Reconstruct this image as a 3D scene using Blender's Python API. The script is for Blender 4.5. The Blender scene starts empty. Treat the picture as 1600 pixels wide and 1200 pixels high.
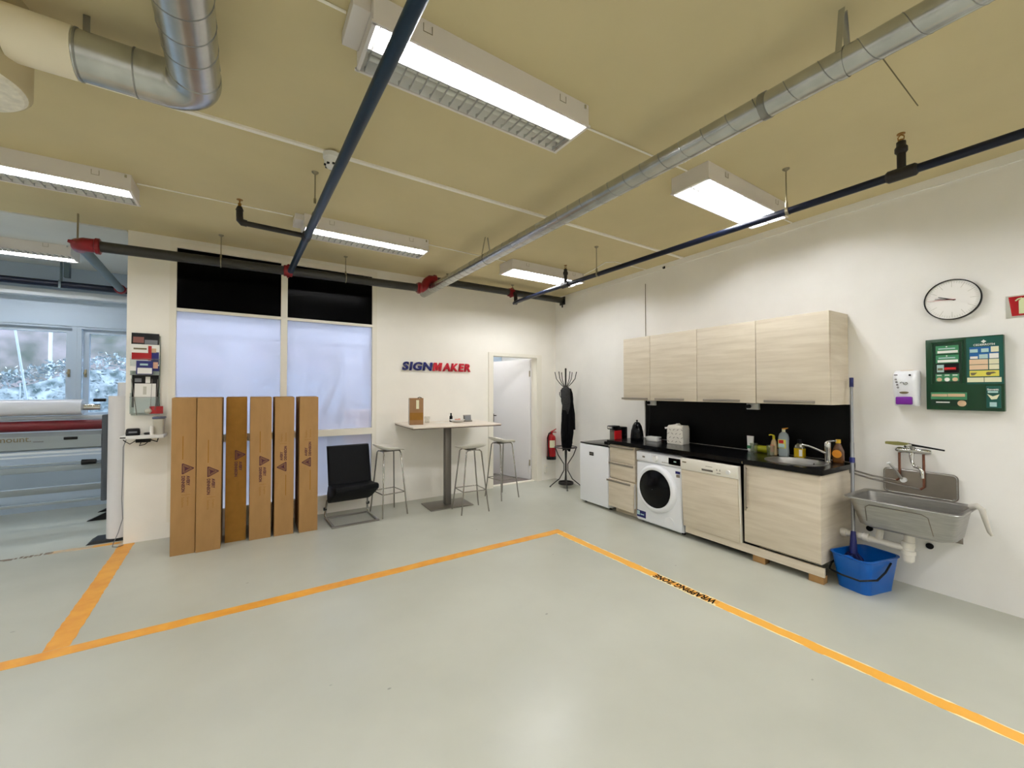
import bpy, bmesh, math, random
from math import sin, cos, pi, radians
from mathutils import Vector, Matrix

random.seed(7)
SC = bpy.context.scene
COL = SC.collection

# ------------------------------------------------------------------ materials
def lin(c):
    c /= 255.0
    return c / 12.92 if c <= 0.04045 else ((c + 0.055) / 1.055) ** 2.4
def rgb(r, g, b): return (lin(r), lin(g), lin(b), 1.0)

MATS = {}
def mat(name, c, rough=0.5, metal=0.0, spec=0.5, noise=0.0, scale=20.0, bump=0.0, stretch=(1, 1, 1), emit=None, estr=0.0, trans=0.0, ior=1.45, coat=0.0, dark=None):
    if name in MATS: return MATS[name]
    m = bpy.data.materials.new(name); m.use_nodes = True
    nt = m.node_tree; p = nt.nodes['Principled BSDF']
    col = rgb(*c)
    p.inputs['Base Color'].default_value = col
    p.inputs['Roughness'].default_value = rough
    p.inputs['Metallic'].default_value = metal
    p.inputs['Specular IOR Level'].default_value = spec
    p.inputs['Transmission Weight'].default_value = trans
    p.inputs['IOR'].default_value = ior
    p.inputs['Coat Weight'].default_value = coat
    if emit:
        p.inputs['Emission Color'].default_value = rgb(*emit); p.inputs['Emission Strength'].default_value = estr
    if noise or bump:
        tc = nt.nodes.new('ShaderNodeTexCoord'); mp = nt.nodes.new('ShaderNodeMapping')
        mp.inputs['Scale'].default_value = stretch
        nz = nt.nodes.new('ShaderNodeTexNoise'); nz.inputs['Scale'].default_value = scale; nz.inputs['Detail'].default_value = 6
        nt.links.new(tc.outputs['Object'], mp.inputs['Vector']); nt.links.new(mp.outputs['Vector'], nz.inputs['Vector'])
        if noise:
            rp = nt.nodes.new('ShaderNodeValToRGB')
            d = rgb(*dark) if dark else tuple(x * (1 - noise) for x in col[:3]) + (1,)
            l = col if dark else tuple(min(1, x * (1 + noise)) for x in col[:3]) + (1,)
            rp.color_ramp.elements[0].color = d; rp.color_ramp.elements[0].position = 0.33
            rp.color_ramp.elements[1].color = l; rp.color_ramp.elements[1].position = 0.67
            nt.links.new(nz.outputs['Fac'], rp.inputs['Fac']); nt.links.new(rp.outputs['Color'], p.inputs['Base Color'])
        if bump:
            b = nt.nodes.new('ShaderNodeBump'); b.inputs['Strength'].default_value = bump; b.inputs['Distance'].default_value = 0.002
            nt.links.new(nz.outputs['Fac'], b.inputs['Height']); nt.links.new(b.outputs['Normal'], p.inputs['Normal'])
    MATS[name] = m
    return m

def floor_material():
    m = bpy.data.materials.new('painted_concrete'); m.use_nodes = True
    nt = m.node_tree; p = nt.nodes['Principled BSDF']; N = nt.nodes.new; L = nt.links.new
    tc = N('ShaderNodeTexCoord')
    a = N('ShaderNodeTexNoise'); a.inputs['Scale'].default_value = 0.9; a.inputs['Detail'].default_value = 8
    L(tc.outputs['Object'], a.inputs['Vector'])
    r1 = N('ShaderNodeValToRGB'); r1.color_ramp.elements[0].color = rgb(*FLOOR_A); r1.color_ramp.elements[0].position = 0.35
    r1.color_ramp.elements[1].color = rgb(*FLOOR_B); r1.color_ramp.elements[1].position = 0.65
    L(a.outputs['Fac'], r1.inputs['Fac'])
    # small dark scuffs and chips
    v = N('ShaderNodeTexVoronoi'); v.inputs['Scale'].default_value = 2.3
    mp = N('ShaderNodeMapping'); mp.inputs['Scale'].default_value = (1.0, 1.7, 1.0); mp.inputs['Rotation'].default_value = (0, 0, 0.6)
    L(tc.outputs['Object'], mp.inputs['Vector']); L(mp.outputs['Vector'], v.inputs['Vector'])
    r2 = N('ShaderNodeValToRGB'); r2.color_ramp.elements[0].position = 0.018; r2.color_ramp.elements[1].position = 0.03
    r2.color_ramp.elements[0].color = (0.5, 0.5, 0.5, 1); r2.color_ramp.elements[1].color = (0, 0, 0, 1)
    L(v.outputs['Distance'], r2.inputs['Fac'])
    mx = N('ShaderNodeMixRGB'); mx.inputs['Color2'].default_value = rgb(70, 66, 58)
    L(r2.outputs['Color'], mx.inputs['Fac']); L(r1.outputs['Color'], mx.inputs['Color1'])
    L(mx.outputs['Color'], p.inputs['Base Color'])
    b = N('ShaderNodeTexNoise'); b.inputs['Scale'].default_value = 6; b.inputs['Detail'].default_value = 5
    L(tc.outputs['Object'], b.inputs['Vector'])
    mr = N('ShaderNodeMapRange'); mr.inputs['To Min'].default_value = 0.24; mr.inputs['To Max'].default_value = 0.38
    L(b.outputs['Fac'], mr.inputs['Value']); L(mr.outputs['Result'], p.inputs['Roughness'])
    bm_ = N('ShaderNodeBump'); bm_.inputs['Strength'].default_value = 0.04; bm_.inputs['Distance'].default_value = 0.004
    L(b.outputs['Fac'], bm_.inputs['Height']); L(bm_.outputs['Normal'], p.inputs['Normal'])
    p.inputs['Specular IOR Level'].default_value = 0.5
    return m

def wood_material(name, c1, c2, stretch=(1, 1, 14)):
    m = bpy.data.materials.new(name); m.use_nodes = True
    nt = m.node_tree; p = nt.nodes['Principled BSDF']; N = nt.nodes.new; L = nt.links.new
    tc = N('ShaderNodeTexCoord'); mp = N('ShaderNodeMapping'); mp.inputs['Scale'].default_value = stretch
    L(tc.outputs['Object'], mp.inputs['Vector'])
    a = N('ShaderNodeTexNoise'); a.inputs['Scale'].default_value = 3.2; a.inputs['Detail'].default_value = 9; a.inputs['Distortion'].default_value = 0.3; a.inputs['Roughness'].default_value = 0.6
    L(mp.outputs['Vector'], a.inputs['Vector'])
    r = N('ShaderNodeValToRGB'); r.color_ramp.elements[0].color = rgb(*c1); r.color_ramp.elements[1].color = rgb(*c2)
    r.color_ramp.elements[0].position = 0.32; r.color_ramp.elements[1].position = 0.62
    L(a.outputs['Fac'], r.inputs['Fac']); L(r.outputs['Color'], p.inputs['Base Color'])
    p.inputs['Roughness'].default_value = 0.5; p.inputs['Specular IOR Level'].default_value = 0.35
    return m

def frosted_material():
    m = bpy.data.materials.new('frosted_film_glass'); m.use_nodes = True
    nt = m.node_tree; N = nt.nodes.new; L = nt.links.new
    nt.nodes.remove(nt.nodes['Principled BSDF']); out = nt.nodes['Material Output']
    t = N('ShaderNodeBsdfTranslucent'); t.inputs['Color'].default_value = rgb(220, 225, 240)
    d = N('ShaderNodeBsdfDiffuse'); d.inputs['Color'].default_value = rgb(212, 216, 232)
    r = N('ShaderNodeBsdfRefraction'); r.inputs['Color'].default_value = rgb(240, 240, 250); r.inputs['Roughness'].default_value = 0.07; r.inputs['IOR'].default_value = 1.02
    m1 = N('ShaderNodeMixShader'); m1.inputs['Fac'].default_value = 0.30; L(t.outputs[0], m1.inputs[1]); L(d.outputs[0], m1.inputs[2])
    m2 = N('ShaderNodeMixShader'); m2.inputs['Fac'].default_value = 0.50; L(m1.outputs[0], m2.inputs[1]); L(r.outputs[0], m2.inputs[2])
    L(m2.outputs[0], out.inputs['Surface'])
    return m

def thin_glass(name, tint=(255, 255, 255), gl=0.06):
    m = bpy.data.materials.new(name); m.use_nodes = True
    nt = m.node_tree; N = nt.nodes.new; L = nt.links.new
    nt.nodes.remove(nt.nodes['Principled BSDF']); out = nt.nodes['Material Output']
    t = N('ShaderNodeBsdfTransparent'); t.inputs['Color'].default_value = rgb(*tint)
    g = N('ShaderNodeBsdfGlossy'); g.inputs['Roughness'].default_value = 0.03
    mx = N('ShaderNodeMixShader'); mx.inputs['Fac'].default_value = gl
    L(t.outputs[0], mx.inputs[1]); L(g.outputs[0], mx.inputs[2]); L(mx.outputs[0], out.inputs['Surface'])
    return m

def tape_material(name, c1, c2):
    m = mat(name, c1, 0.45, noise=0.5, scale=9, dark=c2)
    return m

# ---- colours that were tuned against the photograph
FLOOR_A = (174, 175, 162); FLOOR_B = (186, 187, 174)
M_FLOOR = floor_material()
M_WALL = mat('white_wall_paint', (243, 241, 236), 0.75, spec=0.2, noise=0.02, scale=3)
M_WALLB = mat('cream_wall_paint', (243, 239, 229), 0.75, spec=0.2, noise=0.02, scale=3)
M_CEIL = mat('tan_ceiling_paint', (206, 193, 154), 0.85, spec=0.1, noise=0.03, scale=2)
M_CEIL2 = mat('grey_ceiling_paint', (214, 216, 212), 0.85, spec=0.1, noise=0.03, scale=2)
M_FRAME = mat('cream_frame_paint', (238, 233, 219), 0.5, spec=0.3)
M_DOOR = mat('white_door_paint', (226, 224, 224), 0.45)
M_SEAM = mat('dark_seam', (110, 100, 74), 0.9)
M_WOOD = wood_material('pale_oak_laminate', (203, 190, 168), (219, 208, 188), (0.6, 0.6, 7))
M_BLACKTOP = mat('black_worktop', (8, 8, 9), 0.2, spec=0.3, noise=0.3, scale=60)
M_SPLASH = mat('black_splashback', (8, 8, 7), 0.4, spec=0.12)
M_GALV = mat('galvanised_steel', (186, 187, 184), 0.27, 0.9, noise=0.10, scale=12)
M_GALVD = mat('galvanised_seam', (140, 140, 136), 0.4, 0.9)
M_DUCTPAINT = mat('cream_painted_duct', (238, 228, 204), 0.55)
M_DUCTTAN = mat('tan_painted_duct', (186, 172, 136), 0.7)
M_FOIL = mat('pale_crumpled_cap', (226, 220, 204), 0.6, noise=0.12, scale=30, bump=0.9)
M_PIPEBLUE = mat('dark_blue_pipe', (12, 38, 58), 0.4, spec=0.4)
M_PIPENAVY = mat('navy_pipe', (8, 16, 36), 0.35, spec=0.35)
M_PIPEGREY = mat('dark_grey_pipe', (42, 41, 37), 0.5)
M_PIPESTEEL = mat('blue_grey_pipe', (84, 102, 108), 0.45)
M_RED = mat('red_fitting', (122, 6, 18), 0.3)
M_BRASS = mat('brass', (150, 110, 50), 0.4, 0.8)
M_ROD = mat('hanger_steel', (150, 142, 118), 0.4, 0.7)
M_DARKIRON = mat('black_iron', (26, 22, 20), 0.5)
M_WHITE = mat('white_plastic', (232, 232, 230), 0.4)
M_WHITEM = mat('white_enamel', (236, 238, 242), 0.3)
M_LAMPWHITE = mat('white_lamp_body', (222, 216, 210), 0.5)
M_REFL = mat('lamp_reflector', (232, 231, 226), 0.4, 0.25)
M_FIN = mat('lamp_louvre', (176, 176, 172), 0.45, 0.2)
TUBE_STR = 134.0
M_TUBE = mat('lit_fluorescent_tube', (255, 255, 255), 0.5, emit=(249, 250, 255), estr=TUBE_STR)
M_TUBEOFF = mat('unlit_tube', (214, 214, 206), 0.4)
M_CARD = mat('brown_cardboard', (160, 124, 80), 0.85, spec=0.15, noise=0.06, scale=14, stretch=(1, 1, 0.3))
M_CARD2 = mat('darker_cardboard', (138, 98, 42), 0.85, spec=0.15, noise=0.06, scale=14)
M_PRINT = mat('maroon_print', (74, 34, 42), 0.8)
M_PRINT2 = mat('ochre_print', (142, 98, 30), 0.8)
M_CHROME = mat('chrome', (206, 206, 204), 0.14, 1.0)
M_STEEL = mat('brushed_steel', (172, 171, 168), 0.34, 1.0, noise=0.10, scale=10, stretch=(1, 1, 8))
M_STEELD = mat('dull_steel_sheet', (142, 134, 124), 0.42, 0.9, noise=0.10, scale=5)
M_STEELPOLE = mat('brushed_pole_steel', (132, 127, 120), 0.4, 0.9)
M_HANDLE = mat('satin_nickel', (150, 142, 130), 0.4, 0.6)
M_LEG = mat('stool_steel', (150, 146, 140), 0.25, 1.0)
M_COLUMN = mat('dark_column_steel', (112, 108, 101), 0.42, 0.8)
M_STRIP = mat('off_white_panel', (234, 230, 218), 0.4)
M_PARCEL = mat('dull_brown_cardboard', (146, 112, 80), 0.8, spec=0.15, noise=0.06, scale=14)
M_BLACK = mat('black_plastic', (10, 10, 11), 0.4, spec=0.25)
M_LEATHER = mat('black_leatherette', (7, 8, 10), 0.6, spec=0.15, bump=0.2, scale=120)
M_CLOTH = mat('black_cloth', (9, 9, 11), 0.95, spec=0.1, bump=0.4, scale=60)
M_CLOTHG = mat('charcoal_cloth', (50, 50, 50), 0.95, spec=0.1, noise=0.3, scale=60)
M_GLOSSBLACK = mat('black_glazing', (4, 4, 5), 0.16, spec=0.05)
M_FROST = frosted_material()
M_GLASS = thin_glass('clear_glass')
M_DRINK = thin_glass('drinking_glass', (240, 244, 238), 0.14)
M_CUP = thin_glass('clear_cup_plastic', (250, 250, 248), 0.10)
M_ORANGE = tape_material('worn_orange_tape', (226, 164, 62), (214, 146, 52))
def scratched_tape():
    m = mat('orange_tape_scratched', (232, 172, 66), 0.45); nt = m.node_tree; p = nt.nodes['Principled BSDF']; N = nt.nodes.new; L = nt.links.new
    tc = N('ShaderNodeTexCoord'); sp = N('ShaderNodeSeparateXYZ'); L(tc.outputs['Object'], sp.inputs[0])
    mp = N('ShaderNodeMapping'); mp.inputs['Scale'].default_value = (26, 7, 1); L(tc.outputs['Object'], mp.inputs['Vector'])
    nz = N('ShaderNodeTexNoise'); nz.inputs['Scale'].default_value = 1.0; nz.inputs['Detail'].default_value = 5; L(mp.outputs['Vector'], nz.inputs['Vector'])
    ab = N('ShaderNodeMath'); ab.operation = 'ABSOLUTE'; L(sp.outputs['X'], ab.inputs[0])
    e = N('ShaderNodeMapRange'); e.inputs['From Min'].default_value = 0.028; e.inputs['From Max'].default_value = 0.046; L(ab.outputs[0], e.inputs['Value'])
    ad = N('ShaderNodeMath'); ad.operation = 'MULTIPLY_ADD'; ad.inputs[1].default_value = 0.42; L(e.outputs[0], ad.inputs[0]); L(nz.outputs['Fac'], ad.inputs[2])
    r = N('ShaderNodeValToRGB'); r.color_ramp.elements[0].position = 0.78; r.color_ramp.elements[0].color = rgb(232, 170, 66); r.color_ramp.elements[1].position = 0.84; r.color_ramp.elements[1].color = rgb(242, 230, 186)
    L(ad.outputs[0], r.inputs['Fac']); L(r.outputs['Color'], p.inputs['Base Color'])
    return m
M_ORANGEW = scratched_tape()
M_PALETAPE = mat('scratched_tape_edge', (240, 226, 176), 0.6)
M_WORN = mat('worn_out_tape', (206, 172, 128), 0.7, noise=0.5, scale=14, dark=(178, 172, 152))
M_WORND = mat('worn_brown_tape', (104, 86, 72), 0.7, noise=0.5, scale=30, dark=(138, 124, 106))
M_INK = mat('black_ink', (10, 7, 5), 0.8, spec=0.1)
M_NAVY = mat('navy_sign_face', (16, 22, 96), 0.35)
M_SIGNRED = mat('red_sign_face', (184, 12, 40), 0.35)
M_BUCKET = mat('blue_bucket_plastic', (0, 84, 168), 0.3)
M_MOPBLUE = mat('dark_blue_plastic', (10, 22, 96), 0.45)
M_MOPCLOTH = mat('dark_blue_mop_strands', (12, 18, 70), 0.9)
M_ALU = mat('aluminium_pole', (150, 152, 156), 0.35, 0.8)
M_GREEN = mat('green_cabinet_plastic', (3, 54, 27), 0.3)
M_GREEND = mat('deep_green_panel', (4, 46, 26), 0.35)
M_GREENT = mat('green_blue_board', (6, 76, 66), 0.4)
M_GREENL = mat('light_green_pack', (60, 130, 90), 0.4)
M_PURPLE = mat('purple_plastic', (112, 26, 146), 0.35)
M_CREAM = mat('cream_paper', (226, 222, 190), 0.7)
M_YELLOW = mat('yellow_paper', (222, 210, 90), 0.7)
M_BEIGE = mat('beige_plaster', (206, 174, 140), 0.7)
M_PALEBLUE = mat('pale_blue_picture', (178, 208, 206), 0.7)
M_BLUE = mat('blue_picture', (24, 92, 152), 0.6)
M_PINKISH = mat('salmon_paper', (226, 196, 162), 0.7)
M_REDPLAST = mat('red_plastic', (190, 30, 34), 0.3)
M_EXTRED = mat('extinguisher_red', (158, 10, 20), 0.25)
M_COPPER = mat('brown_copper_pipe', (120, 76, 58), 0.45, 0.5)
M_PVC = mat('white_drain_pipe', (228, 224, 214), 0.4)
M_PAPER = mat('white_paper', (238, 236, 230), 0.8)
M_PAPERTOWEL = mat('paper_towel_wrap', (232, 228, 216), 0.75)
M_FEATHER = mat('grey_feather_print', (130, 122, 110), 0.8)
M_TABLE = mat('pale_table_laminate', (228, 217, 202), 0.4)
M_TABLEEDGE = mat('dark_table_edge', (90, 72, 60), 0.6)
M_STOOL = mat('white_stool_shell', (230, 226, 216), 0.35)
M_DUSTYBLUE = mat('blue_grey_metal', (138, 150, 156), 0.4, 0.2)
M_LAMI = mat('laminator_grey_metal', (142, 152, 156), 0.4, 0.2)
M_LAMIL = mat('laminator_light_metal', (206, 216, 226), 0.35, 0.2)
M_FILM = mat('clear_film_roll', (206, 212, 222), 0.2, coat=0.5)
M_MAROON = mat('maroon_silicone_roller', (92, 4, 18), 0.4)
M_ROLLWHITE = mat('white_film_roll', (214, 212, 212), 0.55)
M_WINFRAME = mat('pale_window_frame', (182, 198, 214), 0.45)
M_BLINDW = mat('pale_ledge', (214, 222, 228), 0.6)
M_OFFGREY = mat('office_grey', (120, 122, 126), 0.7)
M_OFFTAN = mat('office_tan', (206, 176, 158), 0.7)
M_MAT = mat('striped_grey_mat', (118, 110, 104), 0.8, noise=0.25, scale=10, stretch=(1, 14, 1))
M_HEDGE = mat('frosty_hedge_leaf', (206, 212, 218), 0.8, noise=0.6, scale=7, dark=(78, 98, 100))
M_HILL = mat('winter_bank', (128, 116, 118), 0.9, noise=0.5, scale=1.6, dark=(58, 66, 58))
M_SNOW = mat('wet_ground', (110, 112, 112), 0.9, noise=0.1, scale=1)
M_POLEW = mat('white_pole', (190, 198, 206), 0.5)
M_GREYSIGN = mat('clear_sign_backing', (196, 194, 182), 0.3)
M_GLOW = mat('pale_green_pictogram', (214, 222, 176), 0.5)
M_MIRRORDARK = mat('dark_door_glass', (6, 7, 9), 0.2, spec=0.16)
M_OLIVEB = mat('olive_brush', (120, 116, 60), 0.6)
M_HOSE = mat('grey_white_hose', (190, 186, 176), 0.5)

# ------------------------------------------------------------------ mesh builder
class G:
    def __init__(self): self.bm = bmesh.new()
    def quad(self, pts):
        vs = [self.bm.verts.new(p) for p in pts]; self.bm.faces.new(vs); return self
    def box(self, x0, x1, y0, y1, z0, z1, bev=0.0, seg=2):
        if x0 > x1: x0, x1 = x1, x0
        if y0 > y1: y0, y1 = y1, y0
        if z0 > z1: z0, z1 = z1, z0
        t = bmesh.new()
        v = [t.verts.new(p) for p in ((x0,y0,z0),(x1,y0,z0),(x1,y1,z0),(x0,y1,z0),(x0,y0,z1),(x1,y0,z1),(x1,y1,z1),(x0,y1,z1))]
        for f in ((0,3,2,1),(4,5,6,7),(0,1,5,4),(1,2,6,5),(2,3,7,6),(3,0,4,7)): t.faces.new([v[i] for i in f])
        if bev > 0: bmesh.ops.bevel(t, geom=t.edges[:], offset=bev, segments=seg, profile=0.5, affect='EDGES')
        self._add(t); return self
    def _add(self, t, M=None):
        if M is not None: t.transform(M)
        me = bpy.data.meshes.new('tmp'); t.to_mesh(me); t.free()
        self.bm.from_mesh(me); bpy.data.meshes.remove(me)
    def prism(self, poly, axis, d0, d1):
        def P(u, v, d): return {'x': (d, u, v), 'y': (u, d, v), 'z': (u, v, d)}[axis]
        a = [self.bm.verts.new(P(u, v, d0)) for u, v in poly]; b = [self.bm.verts.new(P(u, v, d1)) for u, v in poly]
        n = len(poly); self.bm.faces.new(a[::-1]); self.bm.faces.new(b)
        for i in range(n): self.bm.faces.new((a[i], a[(i+1) % n], b[(i+1) % n], b[i]))
        return self
    def loft(self, rings, closed=True, cap0=True, cap1=True):
        R = [[self.bm.verts.new(p) for p in r] for r in rings]
        for a, b in zip(R, R[1:]):
            n = len(a)
            for i in range(n if closed else n - 1):
                j = (i + 1) % n
                self.bm.faces.new((a[i], a[j], b[j], b[i]))
        if cap0 and closed: self.bm.faces.new(R[0][::-1])
        if cap1 and closed: self.bm.faces.new(R[-1])
        return self
    def cyl(self, p0, p1, r, r2=None, seg=20, cap=True):
        return self.tube([p0, p1], r, seg, cap, r2)
    def tube(self, pts, r, seg=12, cap=True, r2=None):
        pts = [Vector(p) for p in pts]; n = len(pts)
        tan = []
        for i in range(n):
            a = pts[max(0, i-1)]; b = pts[min(n-1, i+1)]; tan.append((b - a).normalized())
        up = Vector((0, 0, 1)) if abs(tan[0].z) < 0.9 else Vector((1, 0, 0))
        nrm = tan[0].cross(up).normalized(); rings = []
        for i in range(n):
            if i:
                nrm = (nrm - tan[i] * nrm.dot(tan[i])).normalized()
            bi = tan[i].cross(nrm)
            if isinstance(r, (list, tuple)): rr_ = r[i]
            else: rr_ = r if r2 is None else r + (r2 - r) * i / (n - 1)
            rings.append([pts[i] + (nrm * cos(2*pi*k/seg) + bi * sin(2*pi*k/seg)) * rr_ for k in range(seg)])
        return self.loft(rings, True, cap, cap)
    def lathe(self, prof, c=(0, 0, 0), seg=28, axis='z', cap=True):
        rings = []
        for r, h in prof:
            r = max(r, 1e-4); ring = []
            for k in range(seg):
                a = 2*pi*k/seg; u, v = r*cos(a), r*sin(a)
                p = {'z': (u, v, h), 'y': (u, h, v), 'x': (h, u, v)}[axis]
                ring.append((c[0]+p[0], c[1]+p[1], c[2]+p[2]))
            rings.append(ring)
        return self.loft(rings, True, cap, cap)
    def build(self, name, m, parent=None, loc=None, rz=0.0, smooth=True, ang=38, **props):
        bm = self.bm
        bmesh.ops.recalc_face_normals(bm, faces=bm.faces[:])
        if smooth:
            lim = radians(ang)
            for f in bm.faces: f.smooth = True
            for e in bm.edges:
                if len(e.link_faces) == 2 and e.calc_face_angle(0) > lim: e.smooth = False
        me = bpy.data.meshes.new(name); bm.to_mesh(me); bm.free()
        return link(name, me, m, parent, loc, rz, **props)

def link(name, me, m, parent=None, loc=None, rz=0.0, label=None, cat=None, group=None, kind=None):
    o = bpy.data.objects.new(name, me); COL.objects.link(o)
    if m is not None:
        me.materials.clear(); me.materials.append(m)
    if parent is not None: o.parent = parent
    if loc is not None: o.location = loc
    if rz: o.rotation_euler = (0, 0, rz)
    if label: o['label'] = label
    if cat: o['category'] = cat
    if group: o['group'] = group
    if kind: o['kind'] = kind
    return o

def T(name, label, cat, loc=(0, 0, 0), rz=0.0, group=None):
    o = bpy.data.objects.new(name, None); COL.objects.link(o)
    o.empty_display_size = 0.1
    o.location = loc; o.rotation_euler = (0, 0, rz); o['label'] = label; o['category'] = cat
    if group: o['group'] = group
    return o

# right-hand wall frame: s runs along the wall away from the camera, n out into the room
KW = 0.0335; NW = math.hypot(1, KW)
DW = Vector((KW / NW, 1 / NW, 0)); NNW = Vector((-1 / NW, KW / NW, 0)); W0 = Vector((4.29, 0, 0))
RZW = math.atan2(-1, -KW)
def wr(s, n=0.0, z=0.0):
    p = W0 + DW * s + NNW * n; return (p.x, p.y, z)
def TR(name, label, cat, s, n=0.0, z=0.0, group=None, rz=0.0): return T(name, label, cat, wr(s, n, z), RZW + rz, group)

def copy_tree(src, loc, label=None, rz=None):
    c = src.copy(); COL.objects.link(c); c.location = loc
    if rz is not None: c.rotation_euler = (0, 0, rz)
    if label: c['label'] = label
    for ch in list(src.children):
        d = ch.copy(); COL.objects.link(d); d.parent = c
        for g in list(ch.children):
            e = g.copy(); COL.objects.link(e); e.parent = d
    return c

def text_mesh(s, width=None, height=0.1, depth=0.002, bold=0.0, shear=0.0, spacing=1.0):
    cu = bpy.data.curves.new('txt', 'FONT'); cu.body = s; cu.size = 1.0; cu.extrude = 0.0; cu.offset = bold; cu.shear = shear; cu.space_character = spacing
    cu.resolution_u = 4; cu.fill_mode = 'FRONT'
    o = bpy.data.objects.new('txt', cu); COL.objects.link(o)
    bpy.context.view_layer.update()
    dg = bpy.context.evaluated_depsgraph_get()
    me = bpy.data.meshes.new_from_object(o.evaluated_get(dg)); bpy.data.objects.remove(o)
    xs = [v.co.x for v in me.vertices]; ys = [v.co.y for v in me.vertices]
    w = max(xs) - min(xs); h = max(ys) - min(ys)
    sy = height / h; sx = (width / w) if width else sy
    for v in me.vertices: v.co = ((v.co.x - min(xs)) * sx, 0.0, (v.co.y - min(ys)) * sy)
    if depth:
        bm = bmesh.new(); bm.from_mesh(me)
        bmesh.ops.recalc_face_normals(bm, faces=bm.faces[:])
        r = bmesh.ops.extrude_face_region(bm, geom=bm.faces[:])
        for e in r['geom']:
            if isinstance(e, bmesh.types.BMVert): e.co.y -= depth
        bmesh.ops.recalc_face_normals(bm, faces=bm.faces[:])
        bm.to_mesh(me); bm.free()
    return me

def text(name, s, m, parent, origin, width=None, height=0.1, depth=0.0015, bold=0.0, shear=0.0, M=None, spacing=1.0):
    """flat lettering facing local -Y with its lower left corner at origin (M turns it first)"""
    me = text_mesh(s, width, height, depth, bold, shear, spacing)
    if M is not None: me.transform(M)
    me.transform(Matrix.Translation(origin))
    return link(name, me, m, parent)

def rrect(cx, cy, w, d, r, z, seg=5):
    pts = []
    for qx, qy, a0 in ((1, 1, 0), (-1, 1, 90), (-1, -1, 180), (1, -1, 270)):
        for k in range(seg + 1):
            a = radians(a0 + 90 * k / seg)
            pts.append((cx + qx * (w/2 - r) + r * cos(a), cy + qy * (d/2 - r) + r * sin(a), z))
    return pts
def arc(c, r, a0, a1, n, plane='xz', other=0.0):
    out = []
    for i in range(n + 1):
        a = radians(a0 + (a1 - a0) * i / n); u, v = c[0] + r*cos(a), c[1] + r*sin(a)
        out.append({'xz': (u, other, v), 'xy': (u, v, other), 'yz': (other, u, v)}[plane])
    return out

# ------------------------------------------------------------------ the setting
CZ = 3.10; YB = 5.44; XL, XR = -6.0, 5.2; YN, YF = -4.0, 7.5
def struct(name, g, m, **k): return g.build(name, m, kind='structure', smooth=False, **k)
struct('floor', G().box(XL - 0.15, XR, YN - 0.15, YF + 0.3, -0.15, 0), M_FLOOR)
struct('ceiling', G().box(XL - 0.15, XR, YN - 0.15, YF + 0.3, CZ, CZ + 0.15), M_CEIL)
struct('ceiling', G().box(XL, -1.0, YB + 0.02, YF, CZ - 0.012, CZ), M_CEIL2)
# back wall with the glazed bay and the doorway
g = G()
g.box(-0.985, -0.66, YB, YB + 0.12, 0, CZ); g.box(-0.66, 1.44, YB, YB + 0.12, 3.05, CZ); g.box(-0.66, 1.44, YB, YB + 0.12, 0, 0.16)
g.box(1.44, 3.19, YB, YB + 0.12, 0, CZ); g.box(3.19, 4.09, YB, YB + 0.12, 2.06, CZ); g.box(4.09, 4.62, YB, YB + 0.12, 0, CZ)
struct('wall_back', g, M_WALLB)
r = T('wall_right', 'white painted right wall behind the kitchenette', 'wall', (4.29, 0, 0), RZW); r['kind'] = 'structure'
del r['label']; del r['category']
G().box(-5.55, 4.4, 0.0, 0.15, 0, CZ).build('wall_surface', M_WALL, r, smooth=False)
G().box(-5.43, 4.4, -0.012, 0.0, 3.035, CZ).build('wall_ledge', M_WALL, r, smooth=False)
struct('wall_left', G().box(XL - 0.15, XL, YN, YF + 0.3, 0, CZ), M_WALL)
struct('wall_front', G().box(XL, XR, YN - 0.15, YN, 0, CZ), M_WALL)
struct('wall_office', G().box(-0.985, -0.87, YB + 0.12, YF, 0, CZ), M_WALL)
struct('wall_corridor', G().box(2.95, 3.07, YB + 0.12, YF, 0, CZ), M_WALL)
struct('wall_corridor_end', G().box(4.66, 4.78, YB + 0.12, YF, 0, CZ), M_WALL)
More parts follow.
